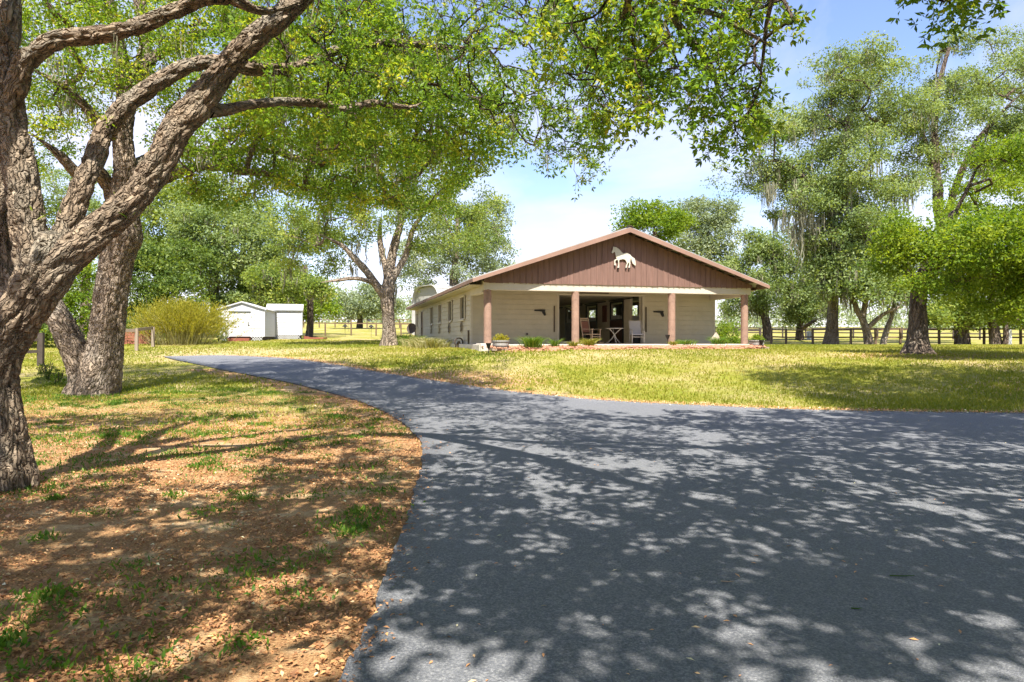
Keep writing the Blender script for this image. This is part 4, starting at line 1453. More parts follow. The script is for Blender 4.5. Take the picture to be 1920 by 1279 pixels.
def grow(skel_pos, skel_rad, targets, rng, seg=0.45, wob=0.12, rtip=0.006, power=.46, sides=(4, 6), arch=0.1):
    """Joins every target to the nearest existing branch; returns tube geometry and the end direction at every target."""
    n0 = len(skel_pos)
    cap = n0 + sum(1 for _ in targets) * 14 + 10
    pos = np.zeros((cap, 3)); pos[:n0] = skel_pos
    par = np.full(cap, -1, int)
    n = n0
    d0 = np.min(np.linalg.norm(targets[:, None, :] - skel_pos[None, ::max(1, n0 // 60)], axis=2), 1)
    chains = []
    ends = np.zeros((len(targets), 3))
    for ti in np.argsort(d0):
        tg = targets[ti]
        dd = np.sum((pos[:n] - tg) ** 2, 1)
        j = int(np.argmin(dd)); L = math.sqrt(dd[j])
        k = int(np.clip(math.ceil(L / seg), 2, 12))
        a = pos[j]
        tt = np.linspace(0, 1, k + 1)[1:, None]
        w = rng.normal(0, wob * L, (1, 3)) * np.sin(tt * math.pi) + rng.normal(0, wob * L * .35, (k, 3)) * np.sin(tt * math.pi)
        w[:, 2] += arch * L * np.sin(tt[:, 0] * math.pi)
        pts = a + (tg - a) * tt + w
        if n + k >= cap:
            break
        ids = np.arange(n, n + k)
        pos[ids] = pts
        par[ids] = np.concatenate(([j], ids[:-1]))
        n += k
        chains.append(np.concatenate(([j], ids)))
        ends[ti] = pts[-1] - (pts[-2] if k > 1 else a)
    cnt = np.zeros(n)
    for c in chains:
        cnt[c[-1]] += 1
    for i in range(n - 1, n0 - 1, -1):
        if par[i] >= 0:
            cnt[par[i]] += cnt[i]
    rad = rtip * np.maximum(cnt, 1) ** power
    rad[:n0] = np.minimum(rad[:n0], skel_rad)
    V = []; F4 = []; F3 = []; off = 0; LC = []
    for c in chains:
        r = rad[c].copy(); r[0] = min(r[0], r[1] * 1.25)
        v, f, t3 = tube(pos[c], r, sides[1] if r[0] > .03 else sides[0])
        V.append(v); F4.append(f + off); F3.append(t3 + off); off += len(v); LC.append(LIMB[0])
    GL[0] = np.concatenate(LC)
    return np.concatenate(V), [np.concatenate(F4), np.concatenate(F3)], unit(ends), pos[:n]


def clump_leaves(centers, per, rc, L, rng, flat=.7, up=.7, tri=False, tone=None):
    """Leaves scattered round every clump centre."""
    n = len(centers) * per
    c = np.repeat(centers, per, 0)
    rcs = np.repeat(rc * rng.uniform(.7, 1.25, len(centers)), per)
    d = unit(rng.normal(size=(n, 3))) * (rng.uniform(0, 1, n) ** .5)[:, None] * rcs[:, None]
    d[:, 2] *= flat
    nrm = unit(rng.normal(size=(n, 3)) + np.array((0, 0, up)))
    dirs = unit(np.cross(nrm, rng.normal(size=(n, 3))) + np.array((0, 0, -.15)))
    ln = L * rng.uniform(.7, 1.3, n)
    t = np.repeat(rng.normal(0, .16, len(centers)) if tone is None else tone, per)
    rnd = np.clip(.48 + t + rng.normal(0, .14, n), 0, 1)
    if tri:
        side = unit(np.cross(dirs, nrm))
        p = c + d
        v = np.stack((p - side * ln[:, None] * .32, p + side * ln[:, None] * .32, p + dirs * ln[:, None]), 1).reshape(-1, 3)
        return v, np.arange(n * 3).reshape(-1, 3), np.repeat(rnd, 3)
    v, f = leaves(c + d, dirs, nrm, ln, ln * rng.uniform(.42, .6, n))
    return v, f, np.repeat(rnd, 4)


def moss_mesh(points, rng, strands=9, length=(.4, 1.2), spread=.12, w=.03):
    """Hanging beards: kinked ribbons that swell and then fray out."""
    n = len(points) * strands
    p = np.repeat(points, strands, 0) + rng.normal(0, spread, (n, 3)) * np.array((1, 1, .5))
    L = rng.uniform(*length, n) * np.repeat(rng.uniform(.4, 1.1, len(points)), strands)
    az = rng.uniform(0, 6.283, n)
    sd = np.stack((np.cos(az), np.sin(az), np.zeros(n)), 1) * w
    cols = []
    for t, ww in ((0, .5), (.3, 1.2), (.6, .9), (.82, .5)):
        c = p + np.stack((rng.normal(0, .06, n) * t * L, rng.normal(0, .06, n) * t * L, -L * t), 1)
        k = (ww * rng.uniform(.5, 1.4, n))[:, None]
        cols += [c - sd * k, c + sd * k]
    cols.append(p + np.stack((rng.normal(0, .07, n) * L, rng.normal(0, .07, n) * L, -L), 1))
    v = np.stack(cols, 1).reshape(-1, 3)
    k = np.arange(n)[:, None] * 9
    q = np.concatenate([k + np.array((2 * i, 2 * i + 1, 2 * i + 3, 2 * i + 2)) for i in range(3)])
    return v, [q, k + np.array((6, 7, 8))], np.repeat(np.clip(rng.normal(.5, .25, n), 0, 1), 9)


def make_tree(name, label, trunk, lobes, d, leafmat, barkmat, seed, n_clump=240, per=110, leaf=.16, rc=.75, limbs=(), moss=0, group=None, flat=.65, tri=False, depth_k=.8, seg=.8, cat='tree', hollow=.55, mossl=(.5, 1.6), rtip=.012, up=.7, cull=None, drapes=()):
    """trunk / limbs: rows (px, py, depth, radius_px); lobes: (px, py, rx, ry[, depth offset]) in photograph pixels at depth d."""
    rng = np.random.default_rng(seed)
    tr = pxpath(trunk)
    tr[0][2] = gh(tr[0][0], tr[0][1]) - .12
    o = tr[0][:3].copy()
    e = empty(name, o)
    tag(e, label, cat, group)
    step = .18
    path, rad = limb_obj('trunk', tr, barkmat, e, o, (.035, .11, .4), step, .10, seed * .37, .06, world=True)
    sp_, sr_ = [path], [rad]
    for k, l in enumerate(limbs):
        pp, rr_ = limb_obj('limb', l, barkmat, e, o, (.02, .10, .35), step, .10, seed * .37 + k + 1, .05)
        sp_.append(pp); sr_.append(rr_)
    sp_ = np.concatenate(sp_); sr_ = np.concatenate(sr_)
    sel = sp_[:, 2] > o[2] + 1.8
    area = np.array([l[2] * l[3] for l in lobes], float)
    cnt = np.maximum(3, np.round(n_clump * area / area.sum())).astype(int)
    T = []
    for l, k in zip(lobes, cnt):
        c = P(l[0], l[1], d + (l[4] if len(l) > 4 else 0))
        dd = c[1]
        r = np.array((l[2] * dd / FPX, l[2] * dd / FPX * depth_k, l[3] * dd / FPX))
        u = unit(rng.normal(size=(k, 3))) * (hollow + (1 - hollow) * rng.uniform(0, 1, k)[:, None]) * np.where(rng.uniform(0, 1, k) < .16, rng.uniform(1.0, 1.32, k), 1)[:, None]
        T.append(c + u * r)
    T = np.concatenate(T)
    if cull is not None:
        T = T[cull(T)]
    v, f, ends, allp = grow(sp_[sel], sr_[sel], T, rng, seg=seg, wob=.13, rtip=rtip)
    mesh_np('branches', v - o, f, barkmat, e, smooth=True, attrs={'limb': GL[0]}, kind='stuff')
    v, f, rnd = clump_leaves(T, per, rc, leaf, rng, flat=flat, tri=tri, up=up)
    mesh_np('crown', v - o, f, M[leafmat], e, attrs={'rnd': rnd}, kind='stuff')
    if moss:
        cand = allp[allp[:, 2] > o[2] + 3.0]
        pts = cand[rng.integers(0, len(cand), moss)]
        if drapes:
            pts = np.concatenate([pts] + [P(a, c, d - 1.5) + rng.normal(0, .2, (4, 3)) * np.array((1, 1, 2.2)) for a, c in drapes])
        v, f, rnd = moss_mesh(pts, rng, 11, mossl, .20, .035)
        mesh_np('hanging_moss', v - o, f, M['moss'], e, attrs={'rnd': rnd}, kind='stuff')
    return e


def boughs(poly, n, rx, ry, dz, seed):
    """Flat layered boughs spread through a crown outline (photograph pixels)."""
    r_ = np.random.default_rng(seed)
    poly = np.array(poly, float); lo, hi = poly.min(0), poly.max(0)
    out = []
    while len(out) < n:
        c = r_.uniform(lo, hi)
        if inside(poly, np.array([c[0]]), np.array([c[1]]))[0] and all(abs(c[0] - o[0]) > rx[0] * .5 or abs(c[1] - o[1]) > ry[0] * .9 for o in out[-12:]):
            out.append((c[0], c[1], r_.uniform(*rx), r_.uniform(*ry), r_.uniform(-dz, dz)))
    return out


# ------------------------------------------------------------------ near oak (left edge)
def rows_d(rows, d):
    return [(a, c, d + (x[0] if x else 0), r) for a, c, r, *x in rows]


DA = 6.85
oA = at_depth(18, DA)
oak = empty('live_oak', oA)
tag(oak, 'near live oak with deeply furrowed bark and spreading limbs at the left edge', 'tree', 'live oaks')
barkA = (.035, .10, .34)
sk_p, sk_r = [], []


def addA(name, rows, seed, step=.016, seg=.014, bark=barkA):
    p, r = limb_obj(name, rows, M['bark_near'], oak, oA, bark, step, seg, seed, .05)
    sk_p.append(p[::6]); sk_r.append(r[::6])


addA('trunk', rows_d([(-16, 950, 67.9), (-2, 905, 53.1), (0, 860, 44.3), (-2, 800, 39.1), (-6, 730, 36.2), (4, 670, 35.5), (32, 612, 38.3), (60, 560, 40.6), (80, 510, 38.3), (90, 470, 32.5), (96, 440, 23.6)], DA), 1.0)
addA('limb', rows_d([(70, 560, 33.9), (62, 470, 30.2), (52, 400, 28.1), (40, 320, 27.3, .0), (22, 240, 26.6), (8, 170, 25.8), (2, 90, 25.1), (6, 0, 24.4), (4, -120, 23.6, .2), (20, -300, 19.2, .5), (60, -480, 13.3, .8)], DA), 2.0)
addA('limb', rows_d([(80, 545, 32.5), (126, 482, 31.0), (190, 425, 28.8, .1), (250, 372, 26.6, .15), (296, 310, 25.8, .2), (332, 244, 25.8, .25), (372, 196, 25.8, .3), (418, 134, 20.7, .35), (470, 78, 19.9, .4), (530, 30, 19.2, .4), (600, -40, 18.4, .4), (700, -140, 17.7, .2), (820, -260, 14.0, -.2), (960, -380, 9.6, -.8)], DA), 3.0)
addA('limb', rows_d([(96, 500, 23.6), (122, 440, 20.7, .2), (152, 360, 19.2, .35), (178, 296, 17.7, .5), (200, 240, 17.0, .6), (244, 190, 15.5, .7), (300, 152, 14.0, .8), (350, 126, 13.3, .9), (404, 116, 11.8, 1.1), (470, 128, 11.8, 1.4), (540, 128, 9.6, 1.9), (590, 112, 8.1, 2.4), (650, 90, 7.4, 3.0), (740, 80, 6.7, 3.6), (840, 88, 5.9, 4.2), (950, 92, 4.4, 5.0)], DA), 4.0)
addA('limb', rows_d([(14, 230, 17.7), (34, 160, 18.4, -.05), (60, 104, 17.0, -.12), (110, 74, 15.5, -.2), (180, 66, 14.8, -.2), (250, 52, 13.3, -.2), (320, 24, 12.5, -.2), (390, -6, 12.5, -.2), (440, 0, 10.3, -.1), (500, 20, 8.1, .1), (580, 0, 6.7, .4)], DA), 5.0)
addA('limb', rows_d([(50, 600, 25.1), (20, 540, 22.1, .1), (-6, 480, 23.6, .15), (-14, 400, 23.6, .2), (-8, 320, 22.1, .3), (-30, 200, 20.7, .4), (-60, 60, 17.7, .5), (-100, -100, 13.3, .6)], DA), 6.0)
addA('limb', rows_d([(388, 204, 19.2, .4), (420, 206, 11.8, .6), (480, 194, 8.8, .9), (540, 190, 8.1, 1.3), (610, 196, 7.7, 1.8), (650, 206, 7.4, 2.1), (700, 194, 6.7, 2.4), (770, 200, 5.5, 2.9), (800, 184, 4.4, 3.2)], DA), 7.0, .03, .03, (.012, .05, .12))
# limbs that pass overhead, out of the top of the frame, and carry the shade over the drive
addA('limb', [(600, -40, 7.25, 26), (860, -200, 6.6, 22), (1160, -260, 6.0, 19), (1380, -240, 5.8, 15), (1560, -160, 5.9, 11)], 8.0, .04, .04, (.015, .05, .15))
hang = [[(1180, -160, 6.2, 10), (1180, -40, 6.5, 7), (1170, 30, 6.9, 6), (1120, 90, 7.4, 5), (1090, 150, 7.9, 4)],
        [(1390, -230, 5.8, 9), (1300, -60, 6.2, 8), (1262, 20, 6.5, 7), (1290, 70, 6.7, 6), (1330, 120, 7.0, 5), (1350, 180, 7.2, 3.5), (1375, 240, 7.4, 2.5)],
        [(1540, -170, 5.9, 8), (1470, -60, 6.1, 6), (1440, 30, 6.4, 4.5), (1430, 110, 6.7, 3), (1420, 170, 6.9, 2.2)],
        [(1280, 20, 6.5, 6), (1340, 26, 6.4, 5), (1400, 60, 6.4, 4), (1450, 90, 6.5, 3)]]
for k, h in enumerate(hang):
    addA('limb', h, 9.0 + k, .06, .03, (.006, .05, .12))
# behind the lens: the crown goes on over the drive
over = [np.array((-1.0, 6.6, 6.3, .13)), np.array((0.6, 4.4, 6.9, .12)), np.array((2.2, 1.6, 7.2, .10)), np.array((3.6, -1.8, 7.4, .08)), np.array((4.6, -5.0, 7.3, .05))]
over2 = [np.array((-4.8, 6.7, 5.6, .20)), np.array((-5.0, 4.4, 6.6, .15)), np.array((-4.6, 1.4, 7.2, .12)), np.array((-3.6, -1.8, 7.4, .09)), np.array((-2.4, -4.5, 7.4, .05))]
over3 = [np.array((1.6, 5.9, 6.4, .10)), np.array((4.2, 4.6, 6.8, .09)), np.array((7.0, 3.6, 7.0, .07)), np.array((9.5, 2.4, 7.0, .05))]
for k, r_ in enumerate((over, over2, over3)):
    p, r = limb_obj('limb', r_, M['bark_near'], oak, oA, (.01, .05, .15), .06, .04, 20.0 + k, .05, world=True)
    sk_p.append(p[::6]); sk_r.append(r[::6])
sk_p = np.concatenate(sk_p); sk_r = np.concatenate(sk_r)


def in_poly_px(poly, n, rng, d0, d1):
    poly = np.array(poly, float)
    out = np.zeros((0, 2))
    lo, hi = poly.min(0), poly.max(0)
    while len(out) < n:
        q = rng.uniform(lo, hi, (n * 3, 2))
        out = np.concatenate((out, q[inside(poly, q[:, 0], q[:, 1])]))
    out = out[:n]
    dd = rng.uniform(d0, d1, n)
    return np.stack(((out[:, 0] - 960) / FPX * dd, dd, EYE + (HOR - out[:, 1]) / FPX * dd), 1)


rng = np.random.default_rng(42)
Tn = [
    # hanging right-hand end of the bough
    in_poly_px([(1180, -40), (1490, -40), (1480, 30), (1462, 90), (1440, 150), (1425, 215), (1405, 285), (1352, 288), (1330, 240), (1290, 205), (1262, 205), (1240, 150), (1225, 222), (1190, 200), (1170, 120)], 165, rng, 6.0, 7.6),
    in_poly_px([(1000, -40), (1240, -40), (1230, 100), (1170, 190), (1160, 240), (1130, 250), (1090, 180), (1030, 160)], 130, rng, 6.6, 9.0),
    # middle of the canopy, farther off
    in_poly_px([(560, -40), (1060, -40), (1130, 120), (1140, 210), (1120, 305), (1085, 330), (1030, 320), (1000, 285), (960, 250), (900, 215), (800, 170), (640, 130)], 380, rng, 9.0, 13.0),
    in_poly_px([(440, -40), (720, -40), (800, 130), (760, 220), (640, 240), (520, 200), (470, 120)], 300, rng, 8.0, 12.0),
]
Tnear = np.concatenate(Tn)
# crown above and behind the camera (out of the frame), joined to the overhead limbs
n = 6200
q = np.stack((rng.uniform(-9, 13.5, n), rng.uniform(-8, 8.6, n), np.zeros(n)), 1)
q[:, 2] = np.where(q[:, 1] < .3, rng.uniform(5.8, 8.8, n), np.maximum(4.5, 2.05 + .56 * q[:, 1]) + rng.uniform(.1, 1.7, n))
yy = np.maximum(q[:, 1], .05)
ppx = 960 + q[:, 0] / yy * FPX; ppy = HOR - (q[:, 2] - EYE) / yy * FPX
vis = (q[:, 1] > .3) & (ppx > -150) & (ppx < 2050) & (ppy > -130)
gap = lump(q[:, 0] * .9 + 3, q[:, 1] * .9) + .5 * np.sin(q[:, 0] * 2.3 + q[:, 1] * 1.2)
Tover = q[~vis & (gap > np.where(q[:, 0] < -.5, -.22, -.82))]
# keep the light on the hanging bough: few sprays stand between it and the sun
sd_ = np.array(sun_dir)
dq = Tover[:, None, :] - Tnear[None, ::2]
al = dq @ sd_
pd = np.linalg.norm(dq - al[..., None] * sd_, axis=2)
blk_ = np.sum((al > .3) & (pd < .5), 1)
Tover = Tover[rng.uniform(0, 1, len(Tover)) > np.clip(blk_ * .5, 0, .97)]
Tall = np.concatenate((Tnear, Tover))
v, f, ends, allA = grow(sk_p, sk_r, Tall, rng, seg=.22, wob=.12, rtip=.0042, power=.45, sides=(3, 5), arch=.03)
mesh_np('branches', v - oA, f, M['twig'], oak, smooth=True, attrs={'limb': GL[0]}, kind='stuff')


def spray_proto(rng, ntw=6, leaf=.062):
    """Leaves and twiglets of one spray, growing along +X."""
    P_, D_, N_, L_ = [], [], [], []
    tw = []
    for k in range(ntw):
        a = unit(np.array([[1.0, rng.normal(0, .65), rng.normal(0, .5)]]))[0]
        L = rng.uniform(.14, .34)
        tw.append((np.zeros(3), a * L))
        m_ = int(rng.integers(4, 7))
        for i in range(m_):
            t = .25 + .7 * i / m_
            s = unit(rng.normal(size=(1, 3)))[0]; s = unit((s - a * s.dot(a))[None])[0]
            P_.append(a * L * t); D_.append(unit((a * .6 + s)[None])[0]); L_.append(leaf * rng.uniform(.7, 1.1))
        k2 = int(rng.integers(4, 7)); s0_ = unit(np.cross(a, rng.normal(size=3))[None])[0]; s1_ = np.cross(a, s0_)
        for i in range(k2):
            an = 2 * math.pi * i / k2 + rng.uniform(-.3, .3)
            P_.append(a * L); D_.append(unit((a * .75 + s0_ * math.cos(an) + s1_ * math.sin(an))[None])[0]); L_.append(leaf * rng.uniform(.9, 1.35))
    return np.array(P_), np.array(D_), np.array(L_), tw


protos = [spray_proto(rng) for _ in range(12)]


def place_sprays(T, ends, scale, rng, droop=.35, wide=.42, big=1.0, thin=1):
    V, F, Rn, WV, WF = [], [], [], [], []
    off = 0; woff = 0
    which = rng.integers(0, len(protos), len(T))
    tone = rng.normal(0, .17, len(T))
    for k, (pp, dd, ll, tw) in enumerate(protos):
        s = np.where(which == k)[0]
        if not len(s):
            continue
        pp = pp[::thin]; dd = dd[::thin]; ll = ll[::thin]
        x = unit(ends[s] + rng.normal(0, .45, (len(s), 3)) + np.array((0, 0, -droop)))
        y = unit(np.cross(x, rng.normal(size=x.shape)))
        z = np.cross(x, y)
        Rm = np.stack((x, y, z), 2)
        sc_ = scale * rng.uniform(.8, 1.25, len(s))
        pos = np.einsum('nij,mj->nmi', Rm, pp) * sc_[:, None, None] + T[s][:, None]
        dr = np.einsum('nij,mj->nmi', Rm, dd)
        nr = unit(rng.normal(size=dr.shape) + np.array((0, 0, .9)))
        L = np.repeat(ll[None], len(s), 0) * sc_[:, None] * big
        m_ = pos.reshape(-1, 3)
        v, f = leaves(m_, unit(dr.reshape(-1, 3) + rng.normal(0, .15, m_.shape)), nr.reshape(-1, 3), L.ravel(), L.ravel() * wide)
        rn = np.clip(.42 + np.repeat(tone[s], len(pp)) + rng.normal(0, .13, len(m_)), 0, 1)
        V.append(v); F.append(f + off); Rn.append(np.repeat(rn, 4)); off += len(v)
        for a, c in tw:
            e0 = np.einsum('nij,j->ni', Rm, a) * sc_[:, None] + T[s]; e1 = np.einsum('nij,j->ni', Rm, c) * sc_[:, None] + T[s]
            w = y * .0028; w2 = z * .0028
            WV.append(np.stack((e0 - w, e0 + w * .5 + w2, e0 + w * .5 - w2, e1), 1).reshape(-1, 3))
            i4 = np.arange(len(s))[:, None] * 4
            WF.append(np.concatenate((i4 + np.array((0, 1, 3)), i4 + np.array((1, 2, 3)), i4 + np.array((2, 0, 3)))) + woff)
            woff += len(s) * 4
    return np.concatenate(V), np.concatenate(F), np.concatenate(Rn), np.concatenate(WV), np.concatenate(WF)


nn = len(Tnear)
v, f, rn, wv, wf = place_sprays(Tnear, ends[:nn], 1.0, rng)
mesh_np('crown', v - oA, f, M['leaf_near'], oak, attrs={'rnd': rn}, kind='stuff')
mesh_np('twigs', wv - oA, wf, M['twig'], oak, kind='stuff')
v, f, rn, wv, wf = place_sprays(Tover, ends[nn:], 1.25, rng, big=1.95, wide=.52, thin=2)
mesh_np('crown', v - oA, f, M['leaf_near'], oak, attrs={'rnd': rn}, kind='stuff')
cand = allA[(allA[:, 1] > 6.5)]
pts = cand[rng.integers(0, len(cand), 46)]
v, f, rn = moss_mesh(pts, rng, 16, (.15, .5), .045, .0045)
mesh_np('hanging_moss', v - oA, f, M['moss'], oak, attrs={'rnd': rn}, kind='stuff')
# resurrection ferns on the bark
fn = np.concatenate([np.stack((P(228, 402, 7.0),) * 26), np.stack((P(205, 236, 7.4),) * 22), np.stack((P(92, 398, 6.85),) * 14)])
dr = unit(rng.normal(size=fn.shape) + np.array((.3, -1.0, .6)))
v, f = leaves(fn + rng.normal(0, .05, fn.shape), dr, unit(rng.normal(size=fn.shape)), rng.uniform(.06, .14, len(fn)), np.full(len(fn), .018))
mesh_np('fern_tuft', v - oA, f, M['leaf_bright'], oak, attrs={'rnd': np.repeat(rng.uniform(0, 1, len(fn)), 4)}, kind='stuff')

# ------------------------------------------------------------------ second oak, farther along the drive
DB = 17.4
oB = at_depth(172, DB)
oak2 = empty('live_oak', oB)
tag(oak2, 'second live oak with forked flaring trunk beyond the nearest one', 'tree', 'live oaks')
sk_p, sk_r = [], []


def addB(name, rows, seed, step=.035, seg=.03, bark=(.05, .085, .30)):
    p, r = limb_obj(name, rows, M['bark_b'], oak2, oB, bark, step, seg, seed, .06)
    sk_p.append(p[::5]); sk_r.append(r[::5])


addB('trunk', rows_d([(178, 750, 46.4), (180, 728, 40.8), (186, 690, 36.0), (194, 650, 31.2), (204, 600, 28.8), (212, 540, 27.2), (218, 480, 28.8), (228, 440, 32.0), (232, 410, 26.4), (232, 360, 20.8), (236, 320, 18.4), (230, 250, 16.8), (238, 180, 16.0), (226, 110, 12.8), (212, 40, 10.4), (190, -60, 7.2)], DB), 31.0)
addB('limb', rows_d([(166, 745, 33.6), (152, 690, 27.2), (134, 640, 23.2), (112, 598, 20.8), (78, 555, 20.0, .2), (24, 510, 20.8, .4), (-30, 440, 19.2, .6), (-60, 340, 16.0, .8), (-60, 240, 12.8, 1)], DB), 32.0)
addB('limb', rows_d([(232, 440, 24.0), (210, 360, 13.6), (180, 320, 12.0, -.4), (150, 330, 9.6, -.6), (110, 290, 8.0, -1), (60, 250, 6.4, -1.4)], DB), 34.0)
addB('limb', rows_d([(228, 260, 12.8), (190, 235, 9.6, -.5), (150, 190, 8.0, -1), (100, 150, 6.4, -1.4), (60, 130, 4.8, -1.6)], DB), 35.0)
addB('limb', rows_d([(236, 190, 14.4), (268, 120, 12.8, .2), (272, 60, 11.2, .4), (262, 0, 9.6, .5), (250, -80, 7.2, .6)], DB), 36.0)
addB('limb', rows_d([(262, 130, 10.4), (300, 100, 8.8, .3), (350, 70, 8.0, .5), (410, 60, 6.4, .8), (470, 70, 4.8, 1.2)], DB), 37.0)
addB('limb', rows_d([(230, 400, 20.8), (262, 366, 12.0, .2), (320, 330, 8.8, .3), (380, 314, 7.2, .4), (450, 318, 6.4, .4), (520, 330, 4.8, .5), (560, 350, 3.2, .6)], DB), 38.0)
addB('limb', rows_d([(238, 320, 12.8), (300, 290, 8.0, 1), (400, 285, 6.8, 1.4), (500, 280, 6.4, 1.8), (570, 300, 5.6, 2), (640, 300, 4.0, 2.2), (720, 330, 2.8, 2.4)], DB), 39.0)
addB('limb', rows_d([(400, 285, 4.8, 1.4), (450, 250, 4.8, 1.6), (520, 262, 4.0, 1.8), (590, 290, 3.6, 2), (660, 250, 3.2, 2.2), (760, 260, 2.4, 2.4)], DB), 40.0)
sk_p = np.concatenate(sk_p); sk_r = np.concatenate(sk_r)
Tb = np.concatenate((
    in_poly_px([(40, -60), (440, -60), (520, 60), (560, 240), (420, 300), (300, 270), (260, 160), (120, 290), (40, 330)], 420, rng, 14.5, 20.5),
    in_poly_px([(320, 290), (440, 250), (700, 240), (860, 260), (880, 330), (840, 420), (740, 380), (620, 400), (520, 350), (430, 400), (340, 360)], 300, rng, 16, 21),
    in_poly_px([(440, 60), (860, 60), (960, 190), (960, 300), (860, 330), (600, 290), (480, 240)], 330, rng, 12.5, 17.0),
    in_poly_px([(-120, -100), (60, -60), (40, 120), (60, 380), (-100, 420)], 120, rng, 15, 20),
))
n = 700
q = np.stack((rng.uniform(-15, 0.5, n), rng.uniform(8.5, 19, n), rng.uniform(8.6, 12.5, n)), 1)
ppy = HOR - (q[:, 2] - EYE) / q[:, 1] * FPX
q = q[(ppy < -40) & (lump(q[:, 0] * .8, q[:, 1] * .8 + 2) > -.7)]
Tb = np.concatenate((Tb, q))
v, f, ends, allB = grow(sk_p, sk_r, Tb, rng, seg=.4, wob=.13, rtip=.007, sides=(3, 6), arch=.05)
mesh_np('branches', v - oB, f, M['bark_b'], oak2, smooth=True, attrs={'limb': GL[0]}, kind='stuff')
v, f, rn = clump_leaves(Tb, 95, .48, .09, rng, flat=.6, up=.8)
mesh_np('crown', v - oB, f, M['leaf_near'], oak2, attrs={'rnd': rn}, kind='stuff')
cand = allB[allB[:, 2] > 5.0]
pts = np.concatenate((cand[rng.integers(0, len(cand), 110)], np.stack([P(132, 172, 16.4) + rng.normal(0, .13, 3) * np.array((1, 1, 1.6)) for _ in range(5)]), np.stack([P(585, 250, 18) + rng.normal(0, .25, 3) for _ in range(10)])))
v, f, rn = moss_mesh(pts, rng, 12, (.25, .95), .09, .014)
mesh_np('hanging_moss', v - oB, f, M['moss'], oak2, attrs={'rnd': rn}, kind='stuff')

# ------------------------------------------------------------------ other trees
make_tree('shade_tree', 'tall spreading tree with pale forked limbs between the shed and the barn',
          [(731, 646, 38, 17), (730, 625, 38, 13), (728, 590, 38, 12), (727, 560, 38, 13), (728, 530, 38, 12), (734, 490, 38.3, 9), (745, 440, 38.5, 7), (760, 380, 38.8, 5), (768, 320, 39, 3.5)],
          [(600, 330, 95, 60, -2), (700, 290, 100, 70), (800, 340, 90, 75, 1), (880, 370, 62, 60, 2), (740, 400, 80, 50, -2), (640, 420, 70, 40), (560, 440, 60, 40, -1), (830, 440, 70, 50), (905, 440, 40, 50, 2), (690, 220, 80, 50, 1), (640, 500, 40, 25), (540, 500, 40, 24, 1)],
          38, 'leaf_oak', M['bark_pale'], 51, 330, 125, .15, .8,
          limbs=[[(727, 566, 38, 9), (706, 535, 37.7, 8), (684, 505, 37.4, 7), (660, 480, 37, 5.5), (640, 460, 36.7, 4), (600, 440, 36, 3)],
                 [(729, 545, 38, 7), (722, 500, 38.4, 6), (712, 450, 38.8, 5), (716, 400, 39, 4)],
                 [(700, 530, 37.6, 5), (670, 522, 37, 4), (630, 526, 36.4, 3), (600, 530, 36, 2)],
                 [(729, 535, 38, 7), (760, 480, 38, 6), (775, 430, 37.6, 4.5), (800, 390, 37, 3)]], moss=30)

make_tree('oak_tree', 'leafy yellow-green oak standing alone on the right-hand lawn',
          [(1720, 670, 25, 33), (1720, 658, 25, 25), (1720, 640, 25, 18.5), (1721, 600, 25, 15.5), (1724, 550, 25, 14), (1736, 510, 25, 13), (1760, 460, 25.2, 11), (1790, 400, 25.4, 8)],
          boughs([(1625, 470), (1690, 360), (1790, 285), (1900, 250), (2010, 260), (2050, 500), (1960, 600), (1880, 590), (1800, 540), (1700, 520)], 26, (46, 80), (28, 44), 4.0, 5) + [(1690, 450, 62, 50, -1), (1670, 500, 40, 34, 0), (1760, 535, 70, 28, -3), (1900, 560, 80, 46, -3), (1850, 460, 100, 60, -4), (1960, 480, 90, 90, -3)],
          25, 'leaf_bright', M['bark_far'], 52, 620, 120, .12, .68, flat=.58, hollow=.3,
          limbs=[[(1730, 530, 25, 10), (1780, 480, 24.4, 8), (1840, 440, 23.6, 8), (1900, 410, 22.8, 5)], [(1724, 550, 25, 9), (1700, 500, 25.4, 6.5), (1680, 450, 25.6, 4.5)],
                 [(1726, 550, 25, 6), (1780, 528, 24.4, 4.5), (1850, 520, 23.8, 3.5), (1910, 505, 23.4, 2.5)]], rtip=.008)

make_tree('moss_oak', 'tall grey-green oak hung with moss, largest of the trees behind the fence',
          [(1558, 646, 48, 14), (1560, 620, 48, 11), (1562, 560, 48, 9), (1560, 500, 48, 8), (1562, 440, 48, 7.5), (1566, 380, 48, 7), (1580, 300, 48.3, 6), (1590, 220, 48.6, 4)],
          boughs([(1395, 325), (1420, 260), (1480, 195), (1560, 115), (1650, 100), (1715, 165), (1720, 330), (1650, 415), (1530, 420), (1430, 380)], 36, (42, 76), (22, 40), 4.5, 6),
          48, 'leaf_pale', M['bark_far'], 53, 640, 115, .185, 1.05, moss=90, flat=.55, hollow=.3,
          limbs=[[(1564, 420, 48, 6), (1530, 360, 47.5, 5), (1480, 310, 47, 3.5), (1430, 300, 46.5, 2.5)], [(1568, 370, 48, 6), (1620, 320, 48, 4.5), (1660, 270, 48, 3)]], mossl=(.8, 2.6), drapes=[(1496, 395), (1498, 430), (1494, 365), (1506, 380), (1560, 400), (1574, 415), (1585, 395), (1440, 350), (1470, 390), (1620, 400), (1535, 420)])

